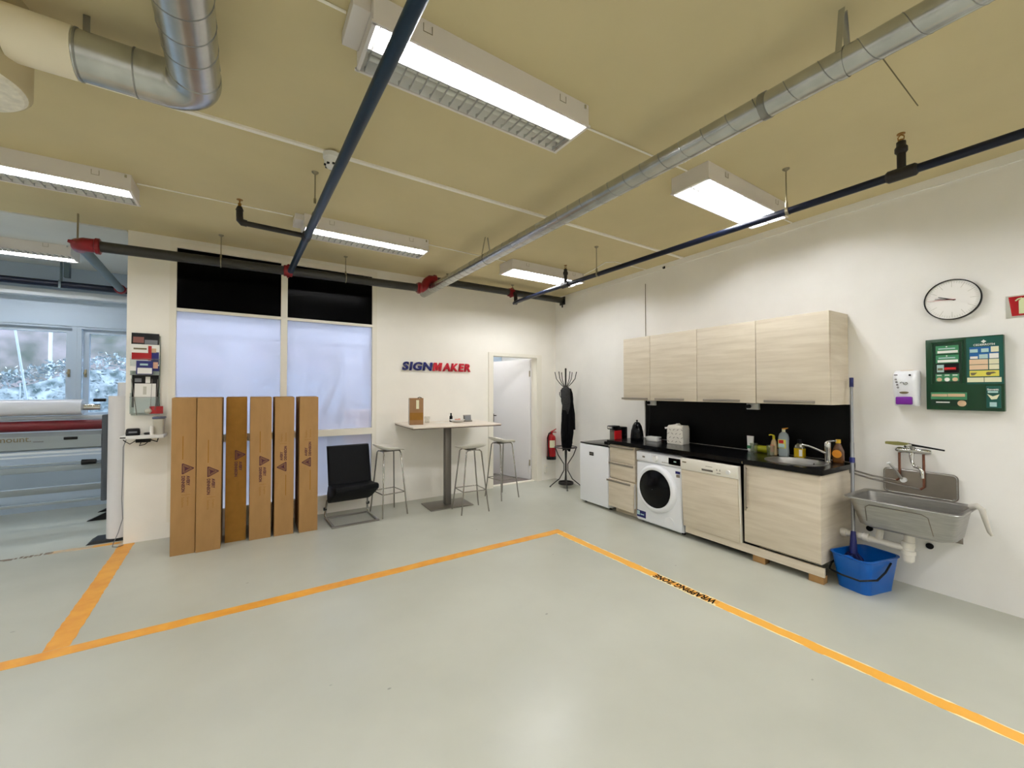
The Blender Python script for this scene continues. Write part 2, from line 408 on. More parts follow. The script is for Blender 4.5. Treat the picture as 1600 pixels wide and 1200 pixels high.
# far wall of the neighbouring room and the office: windows
wins = [(-5.4, -4.5), (-4.44, -3.24), (-3.18, -1.853), (-1.794, -1.02), (-0.82, -0.20), (-0.02, 1.46), (1.67, 2.9)]
SZ, HZ = 1.16, 2.32
g = G(); g.box(XL, XR, YF, YF + 0.3, 0, SZ); g.box(XL, XR, YF, YF + 0.3, HZ, CZ)
edges = [XL] + [e for w in wins for e in w] + [XR]
for i in range(0, len(edges), 2):
    if edges[i+1] - edges[i] > 0.08: g.box(edges[i], edges[i+1], YF, YF + 0.3, SZ, HZ)
struct('wall_far', g, M_WINFRAME)
for i, (a, b) in enumerate(wins):
    w = T('window_%d' % (i + 1), 'x', 'x', ((a + b) / 2, YF, SZ)); del w['label']; del w['category']; w['kind'] = 'structure'
    h = (b - a) / 2; H = HZ - SZ
    a2 = h + 0.029
    g = G(); g.box(-a2, -h + 0.015, -0.03, 0.0, 0.0, H - 0.012); g.box(h - 0.015, a2, -0.03, 0.0, 0.0, H - 0.012)
    g.box(-a2, a2, -0.03, 0.0, H - 0.012, H + 0.03); g.box(-a2, a2, -0.05, 0.0, -0.04, 0.0)
    g.build('window_frame', M_WINFRAME, w, smooth=False)
    g = G(); q = h - 0.017
    g.box(-q, -q + 0.06, 0.01, 0.06, 0.01, H - 0.01); g.box(q - 0.06, q, 0.01, 0.06, 0.01, H - 0.01)
    g.box(-q + 0.06, q - 0.06, 0.01, 0.06, H - 0.07, H - 0.01); g.box(-q + 0.06, q - 0.06, 0.01, 0.06, 0.01, 0.06)
    g.build('sash', M_WINFRAME, w, smooth=False)
    if i in (2, 3):
        sx = q - 0.03 if i == 2 else -q + 0.03
        G().box(sx - 0.012, sx + 0.012, -0.005, 0.012, 0.52, 0.62, 0.004).cyl((sx, -0.03, 0.57), (sx, 0.0, 0.57), 0.014, seg=12).build('window_handle', M_ROD, w)
    G().box(-q + 0.061, q - 0.061, 0.03, 0.036, 0.061, H - 0.071).build('pane', M_GLASS, w, smooth=False)
struct('trim_1', G().box(XL, -0.99, YF - 0.14, YF, 2.68, 2.765), M_BLINDW)
struct('trim_2', G().box(XL, 2.9, YF - 0.04, YF, 2.335, 2.36), M_WINFRAME)
struct('trim_3', G().box(2.53, 3.14, 0.628, 0.633, CZ - 0.001, CZ + 0.001), M_SEAM)
# glazed bay between hall and office
w = T('window_8', 'x', 'x', (0, YB, 0)); del w['label']; del w['category']; w['kind'] = 'structure'
g = G()
g.box(-0.66, -0.605, -0.02, 0.10, 0.16, 3.06); g.box(1.382, 1.44, -0.02, 0.10, 0.16, 3.06); g.box(0.342, 0.408, -0.02, 0.10, 0.222, 2.998)
g.box(-0.605, 1.382, -0.02, 0.10, 2.998, 3.06); g.box(-0.605, 1.382, -0.02, 0.10, 0.16, 0.222)
for a, b in ((-0.605, 0.342), (0.408, 1.382)):
    g.box(a, b, -0.015, 0.09, 2.335, 2.366); g.box(a, b, -0.02, 0.10, 0.945, 1.025)
g.build('window_frame', M_FRAME, w, smooth=False)
for (a, b) in ((-0.605, 0.342), (0.408, 1.382)):
    G().box(a, b, 0.015, 0.023, 2.366, 2.998).build('dark_upper_pane', M_GLOSSBLACK, w, smooth=False)
    G().box(a, b, 0.015, 0.023, 1.025, 2.335).build('frosted_pane', M_FROST, w, smooth=False)
    G().box(a, b, 0.015, 0.023, 0.222, 0.945).build('frosted_pane', M_FROST, w, smooth=False)
    G().box(a, b, 0.030, 0.055, 2.366, 2.40).box(a, b, 0.04, 0.05, 2.40, 2.46).build('blind_rail', M_BLACK, w, smooth=False)
# doorway, leaf swung away
d = T('door_1', 'x', 'x', (0, YB, 0)); del d['label']; del d['category']; d['kind'] = 'structure'
g = G(); g.box(3.136, 3.217, -0.018, 0.14, 0, 2.048); g.box(4.06, 4.16, -0.018, 0.14, 0, 2.048); g.box(3.136, 4.16, -0.018, 0.14, 2.048, 2.10)
g.box(3.217, 3.235, 0.03, 0.12, 0, 2.048); g.box(3.217, 4.06, 0.05, 0.12, 0.0, 0.012)
g.build('door_frame', M_FRAME, d, smooth=False)
leaf = bpy.data.objects.new('door_leaf', None); COL.objects.link(leaf); leaf.parent = d
leaf.location = (4.045, 0.145, 0.012); leaf.rotation_euler = (0, 0, math.atan2(0.83, -0.29))
G().box(0.0, 0.86, -0.02, 0.02, 0.0, 2.02, 0.003).build('leaf_panel', M_DOOR, leaf)
g = G()
for sy in (1,):
    g.box(0.79, 0.83, 0.02, 0.026, 0.93, 1.08, 0.003).tube([(0.81, 0.02, 1.05), (0.81, 0.06, 1.05), (0.80, 0.068, 1.05), (0.70, 0.068, 1.05)], 0.009, 10).cyl((0.81, 0.02, 0.97), (0.81, 0.034, 0.97), 0.014)
g.build('door_handle', M_DARKIRON, leaf)
for z in (0.28, 1.78): G().cyl((0.0, 0.026, z - 0.05), (0.0, 0.026, z + 0.05), 0.011, seg=12).build('hinge', M_ROD, leaf)
G().box(3.24, 4.60, YB + 0.14, YF - 0.05, 0.0, 0.008).build('entrance_mat', M_MAT, label='grey striped mat on the corridor floor beyond the doorway', cat='mat')
G().lathe([(0.008, 0.0), (0.022, 0.006), (0.016, 0.03), (0.02, 0.05), (0.008, 0.055)], seg=14).build('red_tag', M_REDPLAST, loc=(3.26, YB + 0.16, 1.985), label='small red tag hanging at the top left of the doorway', cat='tag')

# ------------------------------------------------------------------ outside the windows
struct('ground', G().box(-20, 20, YF + 0.3, 30, -0.4, 0.0), M_SNOW)
g = G(); rings = []
for ix in range(0, 41):
    x = -20 + ix
    rings.append([(x, 12.2 + 0.3*sin(x*1.3) + 2.6*t, 0.0 + 3.6*t + 0.35*sin(x*0.9 + t*5) * (0.3 + t)) for t in (0, 0.2, 0.4, 0.6, 0.8, 1.0, 1.6, 3.0)])
g.loft(rings, closed=False, cap0=False, cap1=False).build('hill', M_HILL, kind='structure')
g = G(); rnd = random.Random(3)
for i in range(17000):
    x = rnd.uniform(-7.5, 4.5); y = 11.0 + rnd.gauss(0, 0.22); z = 2.2*rnd.random()**0.8 + 0.1
    z = min(z, 1.95 + 0.2*sin(x*2.1) + rnd.gauss(0, .06)); s = rnd.uniform(0.02, 0.05)
    u = Vector((rnd.uniform(-1, 1), rnd.uniform(-1, 1), rnd.uniform(-1, 1))).normalized(); v = u.cross(Vector((0.3, 0.5, 0.8))).normalized()
    c = Vector((x, y, z))
    g.quad([c - u*s, c + v*s*0.6, c + u*s, c - v*s*0.6])
g.loft([[(-7.5 + 12*k/60, 10.85, 0.0), (-7.5 + 12*k/60, 10.82 + 0.05*sin(k), 0.9), (-7.5 + 12*k/60, 10.9, 1.72 + 0.2*sin((-7.5 + 12*k/60)*2.1)), (-7.5 + 12*k/60, 11.2, 1.72 + 0.2*sin((-7.5 + 12*k/60)*2.1)), (-7.5 + 12*k/60, 11.3, 0.0)] for k in range(61)])
for i in range(24):
    x = -7.5 + i*0.5; g.tube([(x, 11.0, 0), (x + 0.1, 11.05, 0.8), (x + rnd.uniform(-.2, .2), 11.0, 1.7)], 0.02, 6)
g.build('hedge', M_HEDGE, smooth=False, label='frosty clipped hedge outside beyond the far windows', cat='hedge', kind='stuff')
for (x, y, h, dx, r_, lab) in ((-2.63, 9.3, 2.9, -0.36, 0.014, 'slanting white pole outside the left far window'), (-3.47, 12.6, 3.9, 0.0, 0.030, 'upright white lamp post on the bank outside the left far window'), (-2.9, 9.4, 1.62, 0.0, 0.009, 'short white stake outside the left far window')):
    G().tube([(0, 0, 0), (dx*0.5, 0, h*0.5), (dx, 0, h)], [r_, r_, r_*0.9], 10).lathe([(r_*1.5, 0.0), (r_*1.5, 0.02), (r_, 0.04)]).build('garden_pole', M_POLEW, loc=(x, y, 0.0 if y < 12 else 1.0), label=lab, cat='pole', group='white poles outside the window')

# ------------------------------------------------------------------ floor tape
def strip(x0, y0, x1, y1, w, z0=0.0, z1=0.0016, wob=0.004, n=60, seed=1, o=(0, 0)):
    rd = random.Random(seed); a = Vector((x0 - o[0], y0 - o[1], 0)); b = Vector((x1 - o[0], y1 - o[1], 0)); d_ = (b - a).normalized(); p = Vector((-d_.y, d_.x, 0))
    rings = []
    for i in range(n + 1):
        c = a.lerp(b, i / n); e1 = w/2 + rd.uniform(-wob, wob); e2 = w/2 + rd.uniform(-wob, wob)
        rings.append([(*(c - p*e1).xy, z0), (*(c + p*e2).xy, z0), (*(c + p*e2).xy, z1), (*(c - p*e1).xy, z1)])
    return G().loft(rings)
strip(-3.2, 3.40, 2.85, 3.385, 0.098, seed=2).build('floor_tape', M_ORANGE, smooth=False, label='orange floor tape line running across the room, parallel to the back wall', cat='floor tape')
strip(-0.905, 3.45, -0.955, 5.43, 0.115, z1=0.0014, seed=4).build('floor_tape', M_ORANGE, smooth=False, label='orange floor tape line leading to the brochure pillar', cat='floor tape')
t = T('floor_tape', 'orange floor tape line in front of the kitchenette, lettered WRAPPING ZONE', 'floor tape', (2.80, 1.9, 0))
strip(0, 1.175, 0, 0, 0.094, seed=5).build('tape_run', M_ORANGEW, t, loc=(0.002, 0.26, 0), smooth=False)
tr = strip(0, 0, 0, -4.62, 0.094, seed=6, n=120).build('tape_run', M_ORANGEW, t, loc=(0.003, -0.28, 0), smooth=False); tr.rotation_euler = (0, 0, 0.008)
strip(2.802, 2.16, 2.803, 1.62, 0.094, seed=7, o=(2.80, 1.9), n=16).build('lettered_tape', M_PALETAPE, t, smooth=False)
strip(2.802, 2.16, 2.803, 1.62, 0.062, z1=0.0019, seed=8, o=(2.80, 1.9), n=24, wob=0.012).build('worn_tape_face', M_ORANGE, t, smooth=False)
text('printed_words', 'WRAPPING ZONE', M_INK, t, (0, 0, 0), width=0.51, height=0.072, depth=0, bold=0.035,
     M=Matrix.Translation((0.036, -0.265, 0.0024)) @ Matrix.Rotation(radians(90), 4, 'Z') @ Matrix.Rotation(radians(-90), 4, 'X'))
g = G()
for (a, b) in ((-1.46, -1.30), (-1.29, -1.20), (-1.19, -0.99)): g.box(a, b, 5.485, 5.53, 0.0, 0.0012)
t = T('floor_tape', 'worn out tape remains on the floor left of the brochure pillar', 'floor tape', (-1.3, 5.51, 0))
G().box(-0.2, 0.3, -0.04, 0.04, 0, 0.001).build('pale_tape_remains', M_WORN, t, smooth=False)
g = G(); rd = random.Random(5)
for i in range(60):
    x = -0.2 - i*0.03; g.box(x, x + rd.uniform(0.015, 0.03), rd.uniform(-0.045, -0.02), rd.uniform(0.0, 0.03), 0, 0.0014)
g.build('brown_tape_remains', M_WORND, t, smooth=False)
G().box(0.09, 0.28, -0.03, 0.03, 0, 0.0013).build('orange_tape_remains', M_ORANGE, t, smooth=False)

# ------------------------------------------------------------------ ceiling lamps
def lamp(label, x, y, near=True, far=True, plate=None, group='twin tube ceiling lamps'):
    t = T('ceiling_lamp', label, 'ceiling lamp', (x, y, CZ), 0, group)
    W, D, H = 0.585, 0.146, 0.12
    g = G(); g.box(-W, W, -D, D, -0.012, 0); g.box(-W, W, -D, -D + 0.004, -H, -0.012); g.box(-W, W, D - 0.004, D, -H, -0.012)
    g.box(-W - 0.004, -W, -D, D, -H, 0); g.box(W, W + 0.004, -D, D, -H, 0)
    for s in (-1, 1): g.box(-W - 0.012, W + 0.012, s*D - 0.006, s*D + 0.006, -H - 0.004, -H + 0.006)
    for s in (-1, 1): g.box(s*W - 0.008, s*W + 0.008, -D, D, -H - 0.004, -H + 0.006)
    g.build('lamp_housing', M_LAMPWHITE, t, smooth=False)
    for s in (-1, 1):
        for c in (-0.38, 0.42):
            pass
    if plate:
        G().box(plate*(W + 0.004), plate*(W + 0.075), -0.11, 0.12, -0.055, -0.0, 0.004).build('connection_box', M_LAMPWHITE, t)
    g = G()
    for s in (-1, 1):
        prof = [(s*0.004, -H + 0.004), (s*0.012, -0.075), (s*0.03, -0.045), (s*0.072, -0.032), (s*0.112, -0.045), (s*0.132, -0.075), (s*0.139, -H + 0.004)]
        g.loft([[(-W + 0.004, u, v) for u, v in prof], [(W - 0.004, u, v) for u, v in prof]], closed=False)
    g.build('reflector', M_REFL, t)
    g = G()
    for s in (-1, 1):
        for i in range(22):
            x_ = -W + 0.028 + i*(2*W - 0.056)/21
            g.prism([(s*0.006, -H), (s*0.138, -H), (s*0.136, -H + 0.022), (s*0.110, -H + 0.010), (s*0.034, -H + 0.010), (s*0.008, -H + 0.022)], 'x', x_ - 0.0014, x_ + 0.0014)
    g.box(-W, W, -0.005, 0.005, -H - 0.002, -H + 0.03)
    g.build('louvre', M_FIN, t, smooth=False)
    for s, on in ((-1, near), (1, far)):
        tb = G().cyl((-W + 0.03, s*0.072, -0.095), (W - 0.03, s*0.072, -0.095), 0.013, seg=10).build('tube', M_TUBE if on else M_TUBEOFF, t)
        tb['label'] = 'glowing tube' if on else 'unlit tube'
    for c in (-0.36, 0.40):
        G().tube([(c - 0.02, -D - 0.003, -0.02), (c - 0.02, -D - 0.003, -0.055), (c + 0.02, -D - 0.003, -0.055), (c + 0.02, -D - 0.003, -0.02)], 0.0016, 6).build('wire_clip', M_ROD, t)
    G().box(W - 0.03, W - 0.018, -D - 0.006, -D, -0.03, -0.01).build('latch', M_CHROME, t)
    return t
lamp('large white louvred lamp near the viewer, crossed by the blue pipe', 1.005, 1.79, True, False, -1)
lamp('white louvred lamp at the left edge beyond the bent duct', -1.31, 4.185, True, False)
lamp('white louvred lamp before the dark glazed bay, its end under the blue pipe', 1.02, 4.20, True, False, -1)
lamp('bright louvred lamp between the long duct and the right wall, nearest the clock', 3.26, 1.73, True, True)
lamp('bright louvred lamp near the back right corner above the coat stand', 3.27, 4.22, True, True)
lamp('white louvred lamp in the neighbouring room in front of the far windows', -2.20, 6.50, False, True)
for (x, y) in ((-3.6, 1.79), (-1.31, 1.0), (1.0, -0.9), (3.27, -0.9), (-1.31, -0.9), (-3.6, 4.2), (1.0, -3.0), (-3.6, -0.9), (-1.31, -3.0), (3.27, -3.0), (-5.2, 2.6)):  # unseen lamps added to lift the brightness of walls and ceiling
    lamp('added twin tube ceiling lamp brightening the room, unseen behind or beside the viewer', x, y, True, True, None, 'added lamps outside the view')
for (x, y) in ((0.0, 6.1), (1.9, 6.1), (0.0, 7.0), (1.9, 7.0)):  # unseen office lamps added so the frosted panes come out brighter
    lamp('added unseen twin tube ceiling lamp brightening the office behind the frosted panes', x, y, True, True, None, 'added lamps in the rooms beyond')
lamp('added unseen ceiling lamp lighting the corridor behind the doorway', 3.72, 6.1, True, True)  # unseen lamp added to light the door leaf and corridor

# ------------------------------------------------------------------ cables and detector on the ceiling
def trunk(label, pts, w=0.02, m=M_WALLB, name='cable_conduit', cat='cable conduit', group=None):
    g = G()
    g.tube(pts, w/2, 8); return g.build(name, m, label=label, cat=cat, group=group)
g = G().box(-5.9, 4.36, 2.905, 2.937, CZ - 0.014, CZ); g.build('cable_trunking', M_WALLB, smooth=False, label='long cream cable trunking across the ceiling carrying the smoke detector', cat='cable trunking')
trunk('thin cream cable on the ceiling left of the large near lamp', [(-1.2, 1.79, CZ - 0.006), (0.34, 1.79, CZ - 0.006)], 0.012)
trunk('thin cream cable on the ceiling linking the large near lamp and clock side lamp', [(1.60, 1.79, CZ - 0.006), (2.66, 1.74, CZ - 0.006)], 0.012)
trunk('thin cream cable running from the bright lamp to the right wall', [(3.86, 1.74, CZ - 0.006), (4.33, 1.74, CZ - 0.006)], 0.012)
trunk('thin cream cable on the ceiling between the two lamps near the glazed bay', [(-0.71, 4.17, CZ - 0.006), (0.35, 4.17, CZ - 0.006)], 0.012)
trunk('thin cream cable on the ceiling between the bay lamp and the long duct', [(1.62, 4.17, CZ - 0.006), (2.66, 4.2, CZ - 0.006)], 0.012)
trunk('thin looped cable on the ceiling leading from the corner lamp to the right wall', [(3.86, 4.15, CZ - 0.02), (3.8, 3.8, CZ - 0.006), (3.72, 3.55, CZ - 0.006), (3.8, 3.47, CZ - 0.006), (4.38, 3.47, CZ - 0.006)], 0.012)
t = T('smoke_detector', 'round white smoke detector on the ceiling trunking beside the blue pipe', 'smoke detector', (0.475, 2.92, CZ - 0.014))
G().lathe([(0.058, 0.0), (0.058, -0.03), (0.052, -0.036), (0.052, -0.042)], seg=28).build('detector_base', M_WHITE, t)
G().lathe([(0.050, -0.042), (0.050, -0.062), (0.036, -0.088), (0.02, -0.092)], seg=28).build('detector_head', M_WHITE, t)
g = G()
for k in range(8):
    a = k*pi/4; g.box(0.044*cos(a) - 0.008, 0.044*cos(a) + 0.008, 0.044*sin(a) - 0.008, 0.044*sin(a) + 0.008, -0.082, -0.074)
g.build('detector_slot', M_BLACK, t)

# ------------------------------------------------------------------ pipes
def rod(parent, x, y, ztop, zp, rp):
    g = G(); g.cyl((x, y, zp + rp + 0.01), (x, y, ztop), 0.0045, seg=8); g.lathe([(0.004, -0.02), (0.022, -0.006), (0.024, 0.0)], (x, y, ztop), 14)
    g.cyl((x, y, zp + rp), (x, y, zp + rp + 0.035), 0.009, seg=8)
    return g
def ring_x(x, y, z, r, w=0.02):  # clamp around a pipe running in X
    return G().lathe([(r, -w/2), (r + 0.004, -w/2), (r + 0.004, w/2), (r, w/2)], (x, y, z), 20, 'x', cap=False)
YP = 5.10
t = T('main_sprinkler_pipe', 'thick dark grey pipe crossing the back wall below the ceiling with red couplings', 'pipe', (0, YP, 2.84))
def mz(x): return 0.0 - 0.012 + (x - 0.36) * 0.0150
rP = 0.048
xs = [-1.19, 0.34, 0.46, 1.90]
G().tube([(-1.19, 0, mz(-1.19)), (1.90, 0, mz(1.90))], rP, 24).build('pipe_run', M_PIPEGREY, t)
zU = 0.142
G().tube([(2.09, 0, zU), (4.36, 0, zU + 0.006)], rP, 24).build('pipe_run', M_PIPEGREY, t)
G().tube([(1.86, 0, mz(1.9)), (1.93, 0, mz(1.9)), (1.965, 0, mz(1.9) + 0.03), (2.0, 0, zU - 0.035), (2.04, 0, zU), (2.11, 0, zU)], [0.062, 0.058, 0.056, 0.056, 0.058, 0.062], 20).lathe([(0.066, 1.875), (0.074, 1.88), (0.074, 1.905), (0.066, 1.91)], (0, 0, mz(1.9)), 20, 'x').lathe([(0.066, 2.09), (0.074, 2.095), (0.074, 2.12), (0.066, 2.125)], (0, 0, zU), 20, 'x').build('elbow', M_RED, t)
g = G(); g.tube([(-1.12, 0, mz(-1.15)), (-1.21, 0, mz(-1.2)), (-1.25, 0.03, mz(-1.2)), (-1.26, 0.09, mz(-1.2))], [0.062, 0.06, 0.058, 0.058], 20)
g.lathe([(0.064, -1.14), (0.072, -1.135), (0.072, -1.11), (0.064, -1.105)], (0, 0, mz(-1.15)), 20, 'x'); g.tube([(-1.25, 0, mz(-1.2)), (-1.31, -0.02, mz(-1.2) + 0.01)], [0.03, 0.012], 10)
g.build('elbow', M_RED, t)
for x in (0.385, 3.33):
    z = mz(x) if x < 2 else zU
    G().lathe([(rP, -0.045), (rP + 0.012, -0.04), (rP + 0.014, 0.0), (rP + 0.012, 0.04), (rP, 0.045)], (x, 0, z), 22, 'x').cyl((x, -0.02, z - 0.06), (x, 0.02, z - 0.06), 0.014, seg=10).cyl((x, -0.03, z + 0.055), (x, 0.03, z + 0.055), 0.014, seg=10).build('coupling', M_RED, t)
for x in (-0.22, 0.985, 2.30, 3.36):
    z = mz(x) if x < 2 else zU
    gg = rod(t, x, 0.0, CZ - 2.84, z, rP)
    gg.tube([(x, 0.0, z + rP + 0.03), (x, -0.03, z + rP + 0.012), (x, -rP - 0.004, z), (x, -0.03, z - rP + 0.008), (x, 0, z - rP - 0.004)], 0.005, 8)
    gg.build('hanger_rod', M_ROD, t)
G().cyl((-1.275, 0.09, CZ - 2.84), (-1.275, 0.09, mz(-1.2) + 0.05), 0.007, seg=8).build('hanger_rod', M_ROD, t)
G().box(4.33, 4.355, -0.06, 0.06, zU - 0.07, zU + 0.06, 0.004).cyl((4.34, 0.0, zU - 0.03), (4.34, 0.0, zU - 0.11), 0.012, seg=10).build('end_bracket', M_DARKIRON, t)

# link pipe and far pipe
t = T('link_pipe', 'blue grey pipe running from the red elbow to the far room pipe', 'pipe', (-1.26, YP + 0.09, 2.815))
G().tube([(0, 0, 0), (-0.10, 2.0, 0.0)], 0.042, 20).build('pipe_run', M_PIPESTEEL, t)
G().lathe([(0.05, 1.93), (0.058, 1.94), (0.058, 2.0), (0.05, 2.03)], (-0.10, 0, 0), 18, 'y').build('coupling', M_RED, t)
t = T('far_sprinkler_pipe', 'dark navy pipe along the ceiling in front of the far windows', 'pipe', (-3.0, 7.22, 2.81))
G().tube([(-2.9, 0, 0.0), (1.72, 0, 0.005)], 0.042, 16).build('pipe_run', M_PIPENAVY, t)
for x in (1.09, -0.9):
    G().cyl((x, 0, 0.04), (x, 0, 0.285), 0.012, seg=8).box(x - 0.01, x + 0.01, -0.05, -0.042, -0.05, 0.05).box(x + 0.02, x + 0.07, 0.0, 0.06, 0.10, 0.285).build('hanger_rod', M_PIPESTEEL, t)

# blue branch pipe overhead
def bx(y): return 0.405 + (5.1 - y) * 0.0205
t = T('branch_pipe', 'dark blue pipe running overhead from the glazed bay toward the viewer', 'pipe', (0, 0, 2.84))
G().tube([(bx(5.05), 5.05, -0.02), (bx(1.22), 1.22, 0)], 0.030, 18).build('pipe_run', M_PIPEBLUE, t)
G().tube([(bx(1.22), 1.22, 0), (bx(-2.5), -2.5, 0.0)], 0.030, 18).build('pipe_run', M_PIPEBLUE, t)
G().lathe([(0.030, 1.16), (0.036, 1.16), (0.036, 1.22), (0.030, 1.22)], (bx(1.2), 0, 0), 18, 'y', cap=False).build('pipe_sleeve', M_PIPESTEEL, t)
y0 = 3.88
G().tube([(bx(y0), y0, -0.005), (-0.02, y0 - 0.03, -0.005)], 0.021, 14).lathe([(0.03, -0.06), (0.038, -0.05), (0.038, 0.05), (0.03, 0.06)], (bx(y0), y0, -0.006), 16, 'y').build('side_pipe', M_DARKIRON, t)
g = G(); g.tube([(0.0, y0 - 0.03, -0.005), (-0.03, y0 - 0.03, -0.003), (-0.048, y0 - 0.03, 0.015), (-0.05, y0 - 0.03, 0.05), (-0.05, y0 - 0.03, 0.10)], [0.026, 0.028, 0.026, 0.024, 0.024], 14)
g.cyl((-0.05, y0 - 0.03, 0.09), (-0.05, y0 - 0.03, 0.12), 0.028, 0.016, 14); g.build('side_elbow', M_DARKIRON, t)
G().cyl((-0.05, y0 - 0.03, 0.12), (-0.05, y0 - 0.03, 0.145), 0.012, seg=10).lathe([(0.004, 0.145), (0.006, 0.17), (0.022, 0.172), (0.022, 0.175), (0.003, 0.177)], (-0.05, y0 - 0.03, 0), 14).build('sprinkler_head', M_BRASS, t)
rod(t, bx(3.25) - 0.03, 3.25, CZ - 2.84, 0, 0.03).build('hanger_rod', M_ROD, t)
G().lathe([(0.030, -0.01), (0.034, -0.01), (0.034, 0.01), (0.030, 0.01)], (bx(3.25), 3.4, 0), 18, 'y', cap=False).build('pipe_clamp', M_ROD, t)

# navy branch pipe along the right wall
t = T('branch_pipe', 'navy pipe running overhead close to the right wall with upright sprinkler heads', 'pipe', (3.26, 0, 2.797))
G().tube([(0.10, 5.02, 0.03), (0.05, 4.98, 0.0), (0.03, 4.9, 0.0), (0.0, 4.2, 0), (0, -2.5, 0)], 0.025, 16).build('pipe_run', M_PIPENAVY, t)
G().tube([(0.10, 5.10, 0.16), (0.10, 5.06, 0.18), (0.10, 5.02, 0.14), (0.10, 5.01, 0.04), (0.09, 5.0, 0.0)], 0.028, 14).build('riser', M_DARKIRON, t)
for y in (0.73, 3.77):
    k = 1.0
    G().lathe([(0.028, y - 0.07), (0.036, y - 0.06), (0.036, y + 0.06), (0.028, y + 0.07)], (0, 0, 0), 16, 'y').cyl((0, y, 0.0), (0, y, 0.18), 0.021, seg=14).lathe([(0.022, 0.12), (0.03, 0.13), (0.03, 0.155), (0.022, 0.165), (0.022, 0.19), (0.014, 0.195)], (0, y, 0), 14).build('sprinkler_riser', M_DARKIRON, t)
    G().cyl((0, y, 0.19), (0, y, 0.205), 0.012, seg=10).tube([(0, y - 0.012, 0.2), (0, y - 0.014, 0.22), (0, y, 0.235)], 0.003, 6).tube([(0, y + 0.012, 0.2), (0, y + 0.014, 0.22), (0, y, 0.235)], 0.003, 6).lathe([(0.004, 0.234), (0.02, 0.236), (0.02, 0.24), (0.004, 0.241)], (0, y, 0), 12).build('sprinkler_head', M_BRASS, t)
for y in (1.338, 3.226):
    g = rod(t, -0.02, y, CZ - 2.797, 0, 0.025); g.build('hanger_rod', M_ROD, t)
    G().lathe([(0.025, -0.01), (0.029, -0.01), (0.029, 0.01), (0.025, 0.01)], (0, y, 0), 18, 'y', cap=False).box(-0.026, -0.014, y - 0.008, y + 0.008, 0.02, 0.05).build('pipe_clamp', M_ROD, t)

# ------------------------------------------------------------------ ducts
t = T('spiral_duct', 'long thin galvanised spiral duct slung under the ceiling to the back wall', 'duct', (2.085, 0, 2.875))
rD = 0.058
G().tube([(0, 5.44, 0), (0, -3.0, 0)], rD, 40, cap=True).build('duct_tube', M_GALV, t)
g = G(); n_ = 61*20
g.tube([(rD*1.004*cos(2*pi*k/20), 5.36 - 8.24*k/n_, rD*1.004*sin(2*pi*k/20)) for k in range(n_ + 1)], 0.0017, 5)
g.build('spiral_seam', M_GALVD, t)
for yy in (0.64, 3.66):
    g = G()
    for s in (-1, 1):
        g.box(-0.002, 0.002, yy - 0.012, yy + 0.012, -0.0, 0.0)
    prof = arc((0, 0), rD + 0.003, -180, 180, 32, 'xz', yy)
    g.loft([[(p[0], yy - 0.011, p[2]) for p in prof], [(p[0], yy + 0.011, p[2]) for p in prof]], closed=False)
    for s in (-1, 1):
        g.loft([[(s*rD*0.95, yy - 0.011, 0.02), (s*rD*0.95, yy + 0.011, 0.02), (s*rD*0.95 + 0.003*s, yy + 0.011, 0.02), (s*rD*0.95 + 0.003*s, yy - 0.011, 0.02)],
                [(s*0.012, yy - 0.011, CZ - 2.875), (s*0.012, yy + 0.011, CZ - 2.875), (s*0.016, yy + 0.011, CZ - 2.875), (s*0.016, yy - 0.011, CZ - 2.875)]])
    g.build('hanger_strap', M_GALV, t)
g = G().lathe([(rD, 0), (rD + 0.004, 0), (rD + 0.004, 0.03), (rD, 0.03)], (0, 0.93, 0), 32, 'y', cap=False); g.build('joint_band', M_GALVD, t)

rE = 0.096; ZE = 2.92
t = T('extract_duct', 'fat shiny duct bending overhead in the top left corner', 'duct', (-0.202, 2.42, ZE))
R_ = 0.125
path = [(-0.22, 0, 0)] + [(-R_ + R_*sin(a), -R_ + R_*cos(a), 0) for a in [radians(x) for x in range(0, 91, 9)]]
G().tube([(-0.215, 0, 0)] + path[1:] + [(0, -0.16, 0)], rE + 0.003, 36).build('duct_elbow', M_GALV, t)
G().tube([(0, -0.15, 0), (0, -4.5, 0)], rE, 36).build('duct_tube', M_GALV, t)
G().tube([(-0.42, 0, 0), (-0.20, 0, 0)], rE, 36).build('duct_tube', M_GALV, t)
g = G(); n_ = 32*24
g.tube([(rE*1.003*cos(2*pi*k/24), -0.22 - 4.2*k/n_, rE*1.003*sin(2*pi*k/24)) for k in range(n_ + 1)], 0.002, 5)
g.build('spiral_seam', M_GALVD, t)
for x in (-0.215, -0.395): G().lathe([(rE, x - 0.003), (rE + 0.0045, x - 0.003), (rE + 0.0045, x + 0.003), (rE, x + 0.003)], (0, 0, 0), 32, 'x', cap=False).build('joint_band', M_GALVD, t)
G().tube([(-0.600, 0, 0), (-0.405, 0, 0)], rE + 0.004, 36).build('painted_duct_piece', M_DUCTPAINT, t)
G().box(-0.388, -0.366, -0.004, 0.0, rE, CZ - ZE).build('hanger_strap', M_GALVD, t)
t = T('ceiling_duct_drum', 'tan upright duct drum with a pale crumpled end at the top left edge', 'duct', (-1.015, 2.53, CZ - 0.001))
G().lathe([(0.245, 0.0), (0.245, -0.34), (0.235, -0.355)], seg=48).build('drum_body', M_DUCTTAN, t)
G().lathe([(0.235, -0.352), (0.22, -0.366), (0.12, -0.368), (0.01, -0.368)], seg=48).build('drum_end', M_FOIL, t)

